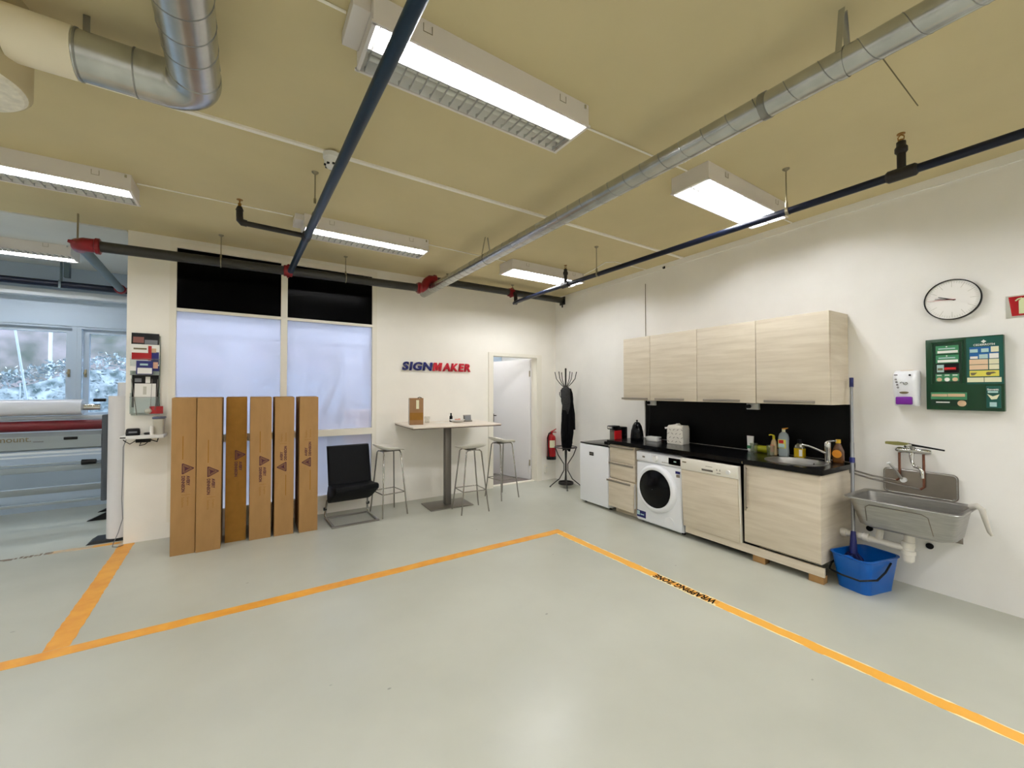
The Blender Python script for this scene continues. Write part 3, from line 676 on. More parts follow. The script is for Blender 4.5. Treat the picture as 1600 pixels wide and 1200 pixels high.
# ------------------------------------------------------------------ kitchenette on the right wall (local x to the right, -y into the room)
def bar_handle(g, x0, x1, y, z, horizontal=True, z1=None):
    if horizontal:
        g.box(x0, x1, y - 0.028, y - 0.018, z - 0.011, z + 0.011, 0.002)
        for x in (x0 + 0.02, x1 - 0.02): g.box(x - 0.005, x + 0.005, y - 0.02, y, z - 0.005, z + 0.005)
    else:
        g.box(x0 - 0.009, x0 + 0.009, y - 0.030, y - 0.02, z, z1, 0.002)
        for zz in (z + 0.02, z1 - 0.02): g.box(x0 - 0.005, x0 + 0.005, y - 0.022, y, zz - 0.005, zz + 0.005)
    return g

# wall cabinets
ups = [(3.553, 3.135, 'narrow pale oak wall cabinet at the far end of the row'), (3.135, 2.52, 'pale oak wall cabinet above the paper towel pack'),
       (2.52, 1.912, 'pale oak wall cabinet above the drinking glasses'), (1.912, 1.327, 'pale oak wall cabinet at the end beside the mop handle')]
for a, b, lab in ups:
    w = a - b; t = TR('wall_cabinet', lab, 'cabinet', (a + b)/2, 0, 1.385, 'wall cabinets of the kitchenette'); h = w/2
    G().box(-h + 0.0015, h - 0.0015, -0.34, -0.001, 0.0, 0.775).build('cabinet_body', M_WOOD, t, smooth=False)
    d = G().box(-h + 0.003, h - 0.003, -0.36, -0.342, 0.002, 0.775, 0.0015).build('door', M_WOOD, t)
    hx0, hx1 = (-h - 0.008, h - 0.02) if w < 0.5 else (-h + 0.085, h - 0.14)
    if b < 1.5: hx0, hx1 = -h + 0.08, h - 0.1
    bar_handle(G(), hx0, hx1, -0.36, 0.022).build('handle', M_HANDLE, d)
# splashback and sockets
G().box(-1.09, 1.09, -0.008, -0.0005, 0, 0.488).build('splashback', M_SPLASH, loc=wr(2.41, 0, 0.895), rz=RZW, smooth=False, label='black splashback panel between the worktop and the wall cabinets', cat='splashback')
for s, z, lab in ((3.385, 1.318, 'white wall socket under the second wall cabinet, far end'), (2.115, 1.312, 'white wall socket under the wall cabinets above the glasses')):
    t = TR('wall_socket', lab, 'socket', s, 0.009, z, 'sockets under the wall cabinets')
    G().box(-0.06, 0.06, -0.035, 0, 0.0, 0.062, 0.004).build('socket_body', M_WHITE, t)
    G().cyl((-0.03, -0.036, 0.031), (-0.03, -0.075, 0.031), 0.021, 0.018, 16).box(-0.045, -0.015, -0.085, -0.07, 0.02, 0.042, 0.004).build('plug', M_BLACK, t)
    G().cyl((0.03, -0.0355, 0.031), (0.03, -0.037, 0.031), 0.02, seg=18).build('socket_hole', M_PAPER, t)
G().tube([(0, 0, 0), (0.01, -0.003, -0.1), (0.0, -0.004, -0.25), (-0.02, -0.01, -0.37), (0.03, -0.06, -0.41), (0.1, -0.1, -0.415)], 0.004, 8).build('power_cable', M_BLACK, loc=wr(3.42, 0.03, 1.31), rz=RZW, label='black cable dropping from the far socket to the worktop', cat='cable')
G().tube([(0, -0.004, 0), (0.004, -0.004, -0.2), (0.0, -0.004, -0.40), (0.01, -0.006, -0.48)], 0.004, 8).build('pale_cable', M_HOSE, loc=wr(3.515, 0.0, 1.385), rz=RZW, label='pale cable down the wall at the far end of the splashback', cat='cable')
G().tube([(0, -0.004, 0.75), (0, -0.004, 0)], 0.0035, 6).build('wall_cable', M_SEAM, loc=wr(3.497, 0.0, 2.165), rz=RZW, label='thin dark cable running up the wall above the far wall cabinet', cat='cable')

# worktop with the round basin let in
BS, BN, BR = 1.597, 0.335, 0.205
def worktop():
    g = G(); s0, s1 = 1.288, 1.90; z0, z1 = 0.848, 0.89; n0, n1 = 0.006, 0.625
    cx, cy = 0.0, 0.0
    X0, X1 = -(s1 - BS), (BS - s0); Y0, Y1 = -(n1 - BN), (BN - n0)
    angs = sorted([2*pi*k/48 for k in range(48)] + [math.atan2(y, x) % (2*pi) for x in (X0, X1) for y in (Y0, Y1)])
    def outp(a):
        c, s = cos(a), sin(a); t = 1e9
        if c > 1e-9: t = min(t, X1/c)
        if c < -1e-9: t = min(t, X0/c)
        if s > 1e-9: t = min(t, Y1/s)
        if s < -1e-9: t = min(t, Y0/s)
        return (c*t, s*t)
    ot = [outp(a) for a in angs]; inn = [(BR*cos(a), BR*sin(a)) for a in angs]
    R = lambda P, z: [(x, y, z) for x, y in P]
    g.loft([R(inn, z0), R(inn, z1), R(ot, z1), R(ot, z0), R(inn, z0)], True, False, False)
    sB = 3.58
    g.box(-(sB - BS), X0, Y0, Y1, z0, z1)
    return g
wt = T('worktop', 'long black kitchen worktop with a round sink cut-out', 'worktop', wr(BS, BN, 0), RZW)
worktop().build('worktop_slab', M_BLACKTOP, wt, smooth=False)
g = G(); g.box(-0.3065, -0.3015, -0.2915, -0.2895, 0.848, 0.868); g.build('joint_chip', M_ROD, wt)
t = T('sink_basin', 'round stainless steel sink let into the black worktop', 'sink', wr(BS, BN, 0.89), RZW)
G().lathe([(0.232, 0.0005), (0.232, 0.004), (0.215, 0.006), (0.200, 0.002), (0.194, -0.02), (0.185, -0.13), (0.16, -0.155), (0.045, -0.165), (0.04, -0.18), (0.003, -0.18)], seg=48, cap=False).build('basin_bowl', M_STEEL, t)
G().lathe([(0.04, -0.166), (0.03, -0.162), (0.004, -0.16)], seg=24).build('drain', M_CHROME, t)
g = G()
for k in range(4): g.box(0.06 + k*0.022, 0.074 + k*0.022, 0.180, 0.1915, -0.05, -0.025)
g.build('overflow_slots', M_BLACK, t)
t = TR('kitchen_tap', 'chrome single lever tap behind the round sink', 'tap', 1.425, 0.165, 0.8905)
G().lathe([(0.027, 0.0), (0.027, 0.006), (0.022, 0.012), (0.022, 0.115), (0.024, 0.12), (0.024, 0.165), (0.015, 0.178)], seg=24).build('tap_body', M_CHROME, t)
G().tube([(0, 0, 0.07), (-0.04, -0.045, 0.10), (-0.09, -0.11, 0.135), (-0.125, -0.155, 0.148), (-0.135, -0.165, 0.142)], [0.012, 0.010, 0.0085, 0.0085, 0.011], 14).cyl((-0.135, -0.165, 0.148), (-0.135, -0.165, 0.124), 0.012, seg=14).build('spout', M_CHROME, t)
G().tube([(0, 0, 0.172), (0.02, -0.005, 0.183), (0.065, -0.01, 0.19)], [0.014, 0.011, 0.008], 12).build('lever', M_CHROME, t)

# fridge
t = TR('small_fridge', 'small white undercounter fridge at the far end of the kitchenette', 'fridge', 3.843, 0, 0)
G().box(-0.266, 0.266, -0.555, -0.03, 0.03, 0.795, 0.004).build('fridge_body', M_WHITEM, t)
d = G().box(-0.266, 0.266, -0.61, -0.56, 0.035, 0.790, 0.008, 3).build('fridge_door', M_WHITEM, t)
G().box(-0.075, 0.005, -0.6135, -0.610, 0.655, 0.70, 0.001).build('badge', M_BLACK, d)
G().box(-0.066, -0.004, -0.6142, -0.6136, 0.672, 0.684).build('badge_print', M_FEATHER, d)
G().box(-0.27, 0.274, -0.60, -0.012, 0.796, 0.812, 0.003).build('top_panel', M_BLACKTOP, t)
for x in (-0.23, 0.23):
    for y in (-0.53, -0.07): G().cyl((x, y, 0.0), (x, y, 0.03), 0.018, seg=12).build('foot', M_BLACK, t)
# drawer unit
t = TR('drawer_unit', 'pale oak drawer unit with three drawers beside the fridge', 'drawer unit', 3.36, 0, 0)
G().box(-0.198, 0.198, -0.575, -0.02, 0.12, 0.846).box(-0.19, 0.19, -0.50, -0.48, 0.0, 0.12).build('cabinet_body', M_WOOD, t, smooth=False)
for z0, z1, dy in ((0.635, 0.838, 0.0), (0.432, 0.630, 0.0), (0.085, 0.422, 0.028)):
    dr = G().box(-0.197, 0.197, -0.598 - dy, -0.577 - dy, z0, z1, 0.0015).build('drawer', M_WOOD, t)
    if dy: G().box(-0.19, 0.19, -0.577 - dy, -0.40, z0 + 0.04, z1 - 0.01).build('drawer_box', M_WHITE, dr, smooth=False)
    bar_handle(G(), -0.205 if dy else -0.197, 0.17 if dy else 0.19, -0.598 - dy, z1 - 0.018).build('handle', M_HANDLE, dr)
# washing machine
t = TR('washing_machine', 'white front loading washing machine under the worktop', 'washing machine', 2.835, 0, 0)
G().box(-0.30, 0.30, -0.575, -0.03, 0.025, 0.818, 0.012, 3).build('machine_body', M_WHITEM, t)
G().box(-0.298, 0.298, -0.602, -0.57, 0.028, 0.698, 0.02, 3).build('front_panel', M_WHITEM, t)
c = G().box(-0.298, 0.298, -0.606, -0.57, 0.702, 0.812, 0.012, 3).build('control_panel', M_WHITEM, t)
G().box(0.145, 0.290, -0.6085, -0.606, 0.722, 0.792, 0.001).build('display', M_GLOSSBLACK, c)
G().box(0.21, 0.24, -0.6092, -0.6086, 0.752, 0.764).build('display_mark', M_PALEBLUE, c)
G().cyl((-0.02, -0.606, 0.757), (-0.02, -0.632, 0.757), 0.034, 0.029, 28).build('dial', M_WHITE, c)
G().box(-0.285, -0.09, -0.6125, -0.606, 0.718, 0.800, 0.003).build('detergent_drawer', M_WHITEM, c)
G().box(-0.20, -0.165, -0.6135, -0.6125, 0.748, 0.766).build('logo_mark', M_FEATHER, c)
g = G()
for k in range(4): g.box(0.06 + 0.022*k, 0.076 + 0.022*k, -0.6075, -0.606, 0.728, 0.734)
g.build('buttons', M_FEATHER, c)
dz = 0.43
dr = G().lathe([(0.205, -0.640), (0.222, -0.645), (0.245, -0.637), (0.256, -0.620), (0.258, -0.600)], (-0.035 + 0.02, 0, dz), 56, 'y', cap=False).build('door_ring', M_WHITEM, t)
G().lathe([(0.207, -0.636), (0.19, -0.640), (0.15, -0.655), (0.10, -0.668), (0.05, -0.674), (0.003, -0.676)], (-0.015, 0, dz), 56, 'y', cap=False).build('door_glass', M_MIRRORDARK, dr)
G().cyl((0.145, -0.602, 0.105), (0.145, -0.605, 0.105), 0.055, seg=36).build('filter_cover', M_WHITEM, t)
d = G().box(-0.292, -0.165, -0.6035, -0.602, 0.062, 0.138).build('energy_sticker', M_NAVY, t)
G().box(-0.288, -0.25, -0.6045, -0.6035, 0.085, 0.130).box(-0.24, -0.19, -0.6045, -0.6035, 0.09, 0.102).build('sticker_print', M_PALEBLUE, d)
G().box(0.225, 0.282, -0.6035, -0.602, 0.635, 0.662).build('rating_sticker', M_NAVY, t)
G().box(0.235, 0.278, -0.6035, -0.602, 0.598, 0.628).build('care_sticker', M_FEATHER, t)
for x in (-0.26, 0.26):
    for y in (-0.52, -0.08): G().cyl((x, y, 0.0), (x, y, 0.028), 0.02, seg=12).build('foot', M_BLACK, t)
# dishwasher, door ajar
t = TR('dishwasher', 'dishwasher with a pale oak front and its door ajar', 'dishwasher', 2.222, 0, 0)
G().box(-0.299, 0.296, -0.555, -0.03, 0.10, 0.815).box(-0.29, 0.29, -0.50, -0.04, 0.03, 0.10).build('machine_body', M_BLACK, t, smooth=False)
dd = bpy.data.objects.new('door', None); COL.objects.link(dd); dd.parent = t; dd.location = (0, -0.562, 0.128); dd.rotation_euler = (radians(3.0), 0, 0)
G().box(-0.297, 0.293, -0.028, 0.0, 0.0, 0.692, 0.002).build('inner_door', M_STRIP, dd)
G().box(-0.293, 0.283, -0.046, -0.028, 0.0, 0.575, 0.0015).build('oak_front', M_WOOD, dd)
G().box(-0.298, 0.294, -0.048, -0.0285, 0.578, 0.690, 0.003).box(-0.065, 0.06, -0.056, -0.048, 0.594, 0.602, 0.002).box(-0.065, 0.06, -0.052, -0.048, 0.602, 0.638, 0.001).build('control_strip', M_STRIP, dd)
G().cyl((0.205, -0.048, 0.628), (0.205, -0.062, 0.628), 0.021, 0.019, 24).build('dial', M_WHITE, dd)
g = G(); g.box(-0.06, 0.055, -0.0525, -0.052, 0.603, 0.622); g.build('grip_recess', M_STEELPOLE, dd)
g = G()
for k in range(2): g.box(0.09 + 0.03*k, 0.097 + 0.03*k, -0.0485, -0.048, 0.622, 0.64)
g.box(0.09, 0.13, -0.0485, -0.048, 0.598, 0.604); g.box(-0.02, 0.05, -0.0485, -0.048, 0.648, 0.652); g.build('switch_marks', M_FEATHER, dd)
G().box(-0.275, -0.230, -0.0486, -0.0481, 0.650, 0.662).build('maker_mark', M_SEAM, dd)
# sink cabinet
t = TR('sink_cabinet', 'pale oak base cabinet under the round sink', 'cabinet', 1.607, 0, 0)
G().box(-0.29, -0.272, -0.578, -0.012, 0.155, 0.846).box(0.277, 0.295, -0.578, -0.012, 0.155, 0.846).box(-0.272, 0.277, -0.024, -0.012, 0.155, 0.846).box(-0.272, 0.277, -0.578, -0.024, 0.155, 0.173).box(-0.272, 0.277, -0.578, -0.562, 0.78, 0.846).build('cabinet_body', M_WOOD, t, smooth=False)
d = G().box(-0.292, 0.297, -0.600, -0.580, 0.160, 0.838, 0.0015).build('door', M_WOOD, t)
bar_handle(G(), -0.268, 0, -0.60, 0.44, False, 0.83).build('handle', M_HANDLE, d)
G().box(-0.295, 0.295, -0.596, -0.03, 0.152, 0.1545).build('bottom_board', M_WOOD, t, smooth=False)
# plinth with blocks
t = TR('plinth_board', 'pale oak plinth board under the dishwasher and sink cabinet, propped on wooden blocks', 'plinth', 1.90, 0, 0)
G().box(-0.60, 0.605, -0.592, -0.572, 0.058, 0.128).build('board', M_WOOD, t, smooth=False)
for s in (1.785, 1.355): G().box(1.9 - s - 0.05, 1.9 - s + 0.05, -0.585, -0.51, 0.0, 0.0575, 0.002).build('wooden_block', M_CARD, t)

# ------------------------------------------------------------------ things on the worktop
t = TR('coffee_machine', 'small black capsule coffee machine with a red side, standing on the fridge top', 'coffee machine', 3.72, 0.33, 0.8125)
G().box(-0.055, 0.045, -0.055, 0.10, 0.0, 0.20, 0.008).box(-0.055, 0.055, -0.105, 0.03, 0.185, 0.235, 0.012).build('machine_body', M_BLACK, t)
G().box(0.0455, 0.056, -0.075, 0.055, 0.004, 0.172, 0.004).build('red_side', M_REDPLAST, t)
G().box(-0.055, 0.058, 0.058, 0.16, 0.0, 0.215, 0.012).build('water_tank', M_MIRRORDARK, t)
G().box(-0.055, 0.05, -0.16, -0.057, 0.0, 0.03, 0.008).build('drip_tray', M_BLACK, t)
G().cyl((0, -0.08, 0.186), (0, -0.08, 0.16), 0.012, seg=12).box(-0.05, 0.04, -0.058, -0.0555, 0.04, 0.18).build('spout', M_STEELPOLE, t)
G().box(-0.04, 0.04, -0.108, -0.098, 0.196, 0.224, 0.004).build('front_lever', M_CHROME, t)
t = TR('kettle', 'glossy black dome shaped kettle on the worktop', 'kettle', 3.335, 0.36, 0.8905, rz=2.25)
G().lathe([(0.075, 0.0), (0.078, 0.015), (0.078, 0.05), (0.070, 0.12), (0.055, 0.18), (0.034, 0.218), (0.02, 0.228), (0.003, 0.23)], seg=36).build('kettle_body', M_MIRRORDARK, t)
G().lathe([(0.006, 0.226), (0.008, 0.236), (0.013, 0.243), (0.011, 0.252), (0.003, 0.255)], seg=16).build('lid_knob', M_BLACK, t)
G().tube([(0.055, 0, 0.19), (0.09, 0, 0.19), (0.108, 0, 0.15), (0.105, 0, 0.07), (0.075, 0, 0.035)], [0.010, 0.012, 0.012, 0.011, 0.010], 10).build('handle', M_BLACK, t)
G().tube([(-0.05, 0, 0.165), (-0.07, 0, 0.185), (-0.078, 0, 0.198)], [0.018, 0.014, 0.010], 10).build('spout', M_BLACK, t)
t = TR('white_box', 'small white box with a dark cable beside the kettle', 'box', 3.20, 0.22, 0.8905, rz=0.1)
G().box(-0.075, 0.075, -0.05, 0.05, 0.0, 0.055, 0.004).build('box_body', M_WHITE, t)
G().tube([(0.075, 0, 0.03), (0.10, -0.005, 0.04), (0.13, -0.02, 0.02), (0.15, -0.05, 0.005)], 0.004, 8).build('cable', M_BLACK, t)
t = TR('paper_towel_pack', 'white feather patterned paper towel pack on the worktop', 'paper towels', 2.885, 0.18, 0.8905, rz=0.12)
g = G(); rings = []
for k, z in enumerate((0.0, 0.01, 0.06, 0.12, 0.17, 0.20, 0.212)):
    f = (0.97, 1.0, 1.01, 1.0, 0.99, 0.96, 0.86)[k]; r = rrect(0, 0, 0.195*f, 0.16*f, 0.014, z)
    rings.append([(x + 0.003*sin(i*1.7 + k), y + 0.003*cos(i*2.3 + k*2), z + 0.004*sin(i*0.9 + k)) for i, (x, y, z) in enumerate(r)])
g.loft(rings).build('pack_wrap', M_PAPERTOWEL, t)
G().prism([(-0.10, 0.19), (-0.135, 0.185), (-0.13, 0.165), (-0.10, 0.172)], 'y', -0.06, 0.0).prism([(-0.06, 0.205), (0.0, 0.235), (0.03, 0.207)], 'y', -0.03, 0.03).build('torn_flap', M_PAPER, t)
g = G(); rd = random.Random(9)
for i in range(4):
    for j in range(4):
        x = -0.075 + i*0.048 + (0.02 if j % 2 else 0); z = 0.03 + j*0.045; dx = 0.014; dzz = 0.010 * (1 if (i + j) % 3 else -1)
        if x < 0.09: g.prism([(x - dx, z - dzz), (x, z - 0.004), (x + dx, z + dzz), (x, z + 0.004)], 'y', -0.0835, -0.081)
g.build('feather_print', M_FEATHER, t)
t = TR('tube_container', 'upright white tube with green print behind the drinking glass', 'tube', 2.12, 0.075, 0.8905)
G().loft([rrect(0, 0, 0.05, 0.05, 0.02, 0.012), rrect(0, 0, 0.055, 0.04, 0.015, 0.07), rrect(0, 0, 0.07, 0.006, 0.002, 0.155)]).build('tube_body', M_WHITE, t)
G().lathe([(0.02, 0.0), (0.022, 0.012)], seg=16).build('cap', M_WHITE, t)
G().box(-0.02, 0.02, -0.026, -0.0225, 0.03, 0.06).build('label_print', M_GREENL, t)
def tumbler(label, s, n, h=0.10, r=0.036):
    t = TR('drinking_glass', label, 'glass', s, n, 0.8905, 'glasses on the worktop')
    G().lathe([(0.003, 0.0), (r*0.82, 0.0), (r, h), (r - 0.003, h), (r*0.82 - 0.003, 0.012), (0.003, 0.012)], seg=24, cap=False).build('glass_wall', M_DRINK, t)
tumbler('clear drinking glass in front of the white tube', 2.02, 0.20)
tumbler('clear drinking glass in front of the pump bottle', 1.85, 0.235)
t = TR('yellow_bottle', 'lime yellow bottle lying on its side between the glasses', 'bottle', 1.975, 0.07, 0.927)
G().lathe([(0.02, -0.10), (0.035, -0.095), (0.036, 0.06), (0.022, 0.085)], seg=22, axis='x').build('bottle_body', mat('lime_yellow_plastic', (150, 150, 22), 0.35), t)
G().lathe([(0.018, 0.086), (0.018, 0.11)], seg=16, axis='x').build('cap', M_WHITE, t)
M_BOTCLEAR = mat('tinted_soap_bottle', (176, 150, 110), 0.2, coat=0.4)
t = TR('pump_bottle', 'small pump soap bottle with a yellow pump head', 'bottle', 1.872, 0.13, 0.8905)
G().lathe([(0.026, 0.0), (0.03, 0.005), (0.028, 0.09), (0.022, 0.13), (0.013, 0.15)], seg=20).build('bottle_body', M_BOTCLEAR, t)
G().box(-0.016, 0.014, -0.033, -0.028, 0.03, 0.10).build('label_print', mat('salmon_label', (214, 132, 96), 0.5), t)
G().cyl((0, 0, 0.15), (0, 0, 0.182), 0.011, seg=12).tube([(0.004, 0, 0.184), (-0.02, -0.012, 0.192), (-0.034, -0.02, 0.186)], 0.006, 8).build('pump', mat('yellow_pump', (206, 190, 30), 0.4), t)
t = TR('spray_bottle', 'tall grey dish soap bottle with an orange nozzle', 'bottle', 1.792, 0.115, 0.8905)
G().loft([rrect(0, 0, 0.075, 0.05, 0.018, 0.0), rrect(0, 0, 0.085, 0.055, 0.02, 0.02), rrect(0, 0, 0.08, 0.052, 0.02, 0.10), rrect(0, 0, 0.085, 0.055, 0.02, 0.17), rrect(0, 0, 0.07, 0.045, 0.018, 0.205), rrect(0, 0, 0.03, 0.03, 0.012, 0.225)]).build('bottle_body', mat('pale_grey_bottle', (150, 160, 162), 0.3), t)
G().box(-0.036, 0.030, -0.030, -0.027, 0.075, 0.155, 0.001).build('label_yellow', M_YELLOW, t)
G().box(-0.03, 0.012, -0.032, -0.030, 0.12, 0.15).build('label_red', M_REDPLAST, t)
G().box(-0.032, 0.02, -0.032, -0.030, 0.08, 0.115).build('label_blue', M_PALEBLUE, t)
G().cyl((0, 0, 0.222), (0, 0, 0.25), 0.014, seg=12).build('nozzle_base', M_CREAM, t)
G().tube([(-0.01, 0, 0.252), (0.02, -0.01, 0.258), (0.045, -0.02, 0.266)], [0.007, 0.006, 0.004], 8).build('nozzle', mat('orange_plastic', (224, 150, 40), 0.35), t)
t = TR('oil_bottle', 'square oil bottle with yellow contents and a black cap', 'bottle', 1.672, 0.085, 0.8905)
G().loft([rrect(0, 0, 0.075, 0.06, 0.012, 0.0), rrect(0, 0, 0.08, 0.065, 0.014, 0.01), rrect(0, 0, 0.08, 0.065, 0.014, 0.085)]).build('oil', mat('yellow_oil', (190, 158, 20), 0.15, coat=0.5), t)
G().loft([rrect(0, 0, 0.08, 0.065, 0.014, 0.0855), rrect(0, 0, 0.07, 0.055, 0.014, 0.11), rrect(0, 0, 0.036, 0.036, 0.015, 0.13)]).build('bottle_shoulder', mat('smoky_glass', (86, 84, 62), 0.15, coat=0.5), t)
G().cyl((0, 0, 0.13), (0, 0, 0.165), 0.017, seg=16).build('cap', M_BLACK, t)
G().box(0.008, 0.034, -0.0345, -0.0325, 0.015, 0.075).build('label_print', M_PAPER, t)
t = TR('syrup_bottle', 'brown bottle with an orange label and yellow cap behind the tap', 'bottle', 1.375, 0.095, 0.8905)
G().loft([rrect(0, 0, 0.075, 0.05, 0.018, 0.0), rrect(0, 0, 0.08, 0.055, 0.02, 0.01), rrect(0, 0, 0.08, 0.055, 0.02, 0.10), rrect(0, 0, 0.045, 0.04, 0.018, 0.15), rrect(0, 0, 0.03, 0.03, 0.013, 0.165)]).build('bottle_body', mat('amber_bottle', (92, 54, 20), 0.2, coat=0.4), t)
G().cyl((0, 0, 0.165), (0, 0, 0.195), 0.018, seg=16).build('cap', mat('yellow_cap', (224, 180, 40), 0.4), t)
G().lathe([(0.003, -0.03), (0.034, -0.03), (0.034, -0.027), (0.003, -0.027)], (0.0, 0, 0.075), 20, 'y').build('label_orange', mat('orange_label', (232, 150, 40), 0.5), t)

# ------------------------------------------------------------------ things on the right wall
t = TR('wall_clock', 'round white wall clock with a thin black rim', 'clock', 0.703, 0, 2.166)
G().lathe([(0.003, -0.004), (0.140, -0.004), (0.140, -0.020), (0.003, -0.020)], seg=64, axis='y').build('clock_face', M_WALL, t)
G().lathe([(0.1405, -0.003), (0.1465, -0.003), (0.1465, -0.028), (0.1405, -0.028), (0.1405, -0.003)], seg=64, axis='y', cap=False).build('rim', M_BLACK, t)
def hand(name, ang, l0, l1, w, y, m):
    a = radians(ang); d = Vector((sin(a), 0, cos(a))); p = Vector((cos(a), 0, -sin(a)))
    g = G(); pts = [d*l0 - p*w, d*l0 + p*w, d*l1 + p*w*0.6, d*l1 - p*w*0.6]
    g.loft([[(q.x, y, q.z) for q in pts], [(q.x, y - 0.0015, q.z) for q in pts]]); g.build(name, m, t)
hand('hour_hand', 292, -0.015, 0.075, 0.0035, -0.022, M_BLACK); hand('minute_hand', 281, -0.02, 0.088, 0.0028, -0.024, M_BLACK); hand('second_hand', 273, -0.02, 0.128, 0.0010, -0.026, M_REDPLAST)
g = G()
for k in range(60):
    a = 2*pi*k/60; l0 = 0.09 if k % 5 == 0 else 0.118; w = 0.0008 if k % 5 else 0.0012
    d = Vector((sin(a), 0, cos(a))); p = Vector((cos(a), 0, -sin(a)))
    g.quad([tuple(q) for q in [(d*l0 - p*w) + Vector((0, -0.0204, 0)), (d*l0 + p*w) + Vector((0, -0.0204, 0)), (d*0.132 + p*w) + Vector((0, -0.0204, 0)), (d*0.132 - p*w) + Vector((0, -0.0204, 0))]])
g.build('minute_marks', M_GREYSIGN, t, smooth=False)
G().box(-0.012, 0.012, -0.02, -0.0125, 0, 0.03).tube([(0, -0.02, 0.004), (0, -0.045, 0.0), (0, -0.045, 0.018)], 0.004, 8).build('wall_hook', M_BLACK, loc=wr(3.19, 0, 3.035), rz=RZW, label='small black hook high on the right wall above the wall cabinets', cat='hook')
t = TR('fire_sign', 'red fire sign with a pale pictogram at the right edge', 'sign', 0.355, 0, 1.99)
G().box(-0.10, 0.10, -0.004, -0.0005, 0, 0.15, 0.001).build('sign_backing', M_GREYSIGN, t)
G().prism([(-0.088, 0.142), (-0.074, 0.012), (0.088, 0.012), (0.088, 0.142)], 'y', -0.0052, -0.0042).build('red_panel', M_EXTRED, t, smooth=False)
g = G().prism([(-0.044, 0.024), (0.05, 0.024), (0.05, 0.10), (0.03, 0.128), (-0.028, 0.128), (-0.044, 0.112)], 'y', -0.0062, -0.0053)
g.tube([(-0.03, -0.0058, 0.128), (-0.046, -0.0058, 0.124), (-0.058, -0.0058, 0.112)], 0.004, 6); g.build('pictogram', M_GLOW, t, smooth=False)
t = TR('soap_dispenser', 'white wall soap dispenser with a purple push bar', 'soap dispenser', 0.948, 0, 1.385)
g = G(); rings = []
for z, w, dpt, r in ((0.0, 0.128, 0.070, 0.02), (0.01, 0.135, 0.085, 0.03), (0.09, 0.140, 0.105, 0.035), (0.18, 0.143, 0.112, 0.035), (0.24, 0.142, 0.105, 0.035), (0.265, 0.136, 0.080, 0.03), (0.272, 0.124, 0.055, 0.02)):
    ring = rrect(0, 0, w, dpt*2, r, z); rings.append([(x, min(y, 0.0) , z_) if y < 0 else (x, -0.0008, z_) for x, y, z_ in ring])
g.loft(rings).build('dispenser_body', M_WHITEM, t)
G().box(-0.047, 0.047, -0.122, -0.09, 0.012, 0.072, 0.008, 3).build('push_bar', M_PURPLE, t)
G().loft([[(0.027*cos(a), -0.1095, 0.105 + (0.012 if sin(a) < 0 else 0.006)*sin(a)) for a in [2*pi*k/24 for k in range(24)]], [(0.027*cos(a), -0.1055, 0.105 + (0.012 if sin(a) < 0 else 0.006)*sin(a)) for a in [2*pi*k/24 for k in range(24)]]]).build('view_window', M_SEAM, t)
g = G()
for k in range(4): g.lathe([(0.006, -0.1145), (0.006, -0.112), (0.003, -0.112), (0.003, -0.1145), (0.006, -0.1145)], (-0.045 + 0.004*k, 0, 0.205 - 0.021*k), 12, 'y', cap=False)
g.lathe([(0.007, -0.113), (0.007, -0.108)], (0.035, 0, 0.236), 14, 'y'); g.box(-0.055, -0.035, -0.1115, -0.109, 0.236, 0.242); g.build('instruction_print', M_BLACK, t)
G().tube([(-0.02, -0.1155, 0.175), (-0.012, -0.1155, 0.184), (0.0, -0.1155, 0.18), (0.0, -0.1155, 0.168), (0.012, -0.1155, 0.162), (0.024, -0.1155, 0.17), (0.018, -0.1155, 0.182), (0.006, -0.1155, 0.178)], 0.0018, 6).build('hand_symbol', M_BLACK, t)
G().box(-0.035, 0.035, -0.045, -0.02, 0.2715, 0.275).build('lock_strip', M_PINKISH, t)

t = TR('first_aid_cabinet', 'dark green first aid station on the right wall below the clock', 'first aid cabinet', 0.84, 0, 1.362)
g = G(); g.box(0.0, 0.378, -0.045, -0.0005, 0, 0.52, 0.004); g.build('cabinet_body', M_GREEN, t)
Y0 = -0.0455
def pl(name, x0, x1, z0, z1, m, dep=0.002, y=Y0, par=t, bev=0.0): return G().box(x0, x1, y - dep, y, z0, z1, bev).build(name, m, par, smooth=False)
fr = G().box(0.03, 0.195, -0.052, -0.0455, 0.488, 0.502, 0.002).box(0.03, 0.04, -0.052, -0.0455, 0.19, 0.502, 0.002).box(0.185, 0.195, -0.052, -0.0455, 0.19, 0.502, 0.002).build('left_door_frame', M_GREEN, t)
pl('recess_panel', 0.041, 0.184, 0.195, 0.487, M_GREEND, 0.001)
for z0 in (0.408, 0.341):
    p = pl('plaster_pack', 0.055, 0.172, z0, z0 + 0.06, M_GREENL, 0.006, -0.0468, bev=0.001)
    pl('pack_band', 0.065, 0.168, z0 + 0.006, z0 + 0.024, M_PAPER, 0.001, -0.0530, p); pl('pack_title', 0.07, 0.155, z0 + 0.034, z0 + 0.042, M_PALEBLUE, 0.001, -0.0530, p)
    G().prism([(0.107, z0 + 0.052), (0.112, z0 + 0.057), (0.117, z0 + 0.052), (0.112, z0 + 0.047)], 'y', -0.0540, -0.0528).build('cross_mark', M_PAPER, p)
pl('black_slot', 0.055, 0.172, 0.272, 0.335, M_BLACK, 0.001, -0.0467)
p = pl('tweezer_card', 0.06, 0.096, 0.276, 0.33, M_PALEBLUE, 0.003, -0.0478); pl('card_print', 0.064, 0.09, 0.29, 0.306, M_SEAM, 0.001, -0.0509, p)
G().tube([(0.101, -0.055, 0.300), (0.158, -0.055, 0.300)], 0.010, 12).build('red_cutter', M_REDPLAST, t)
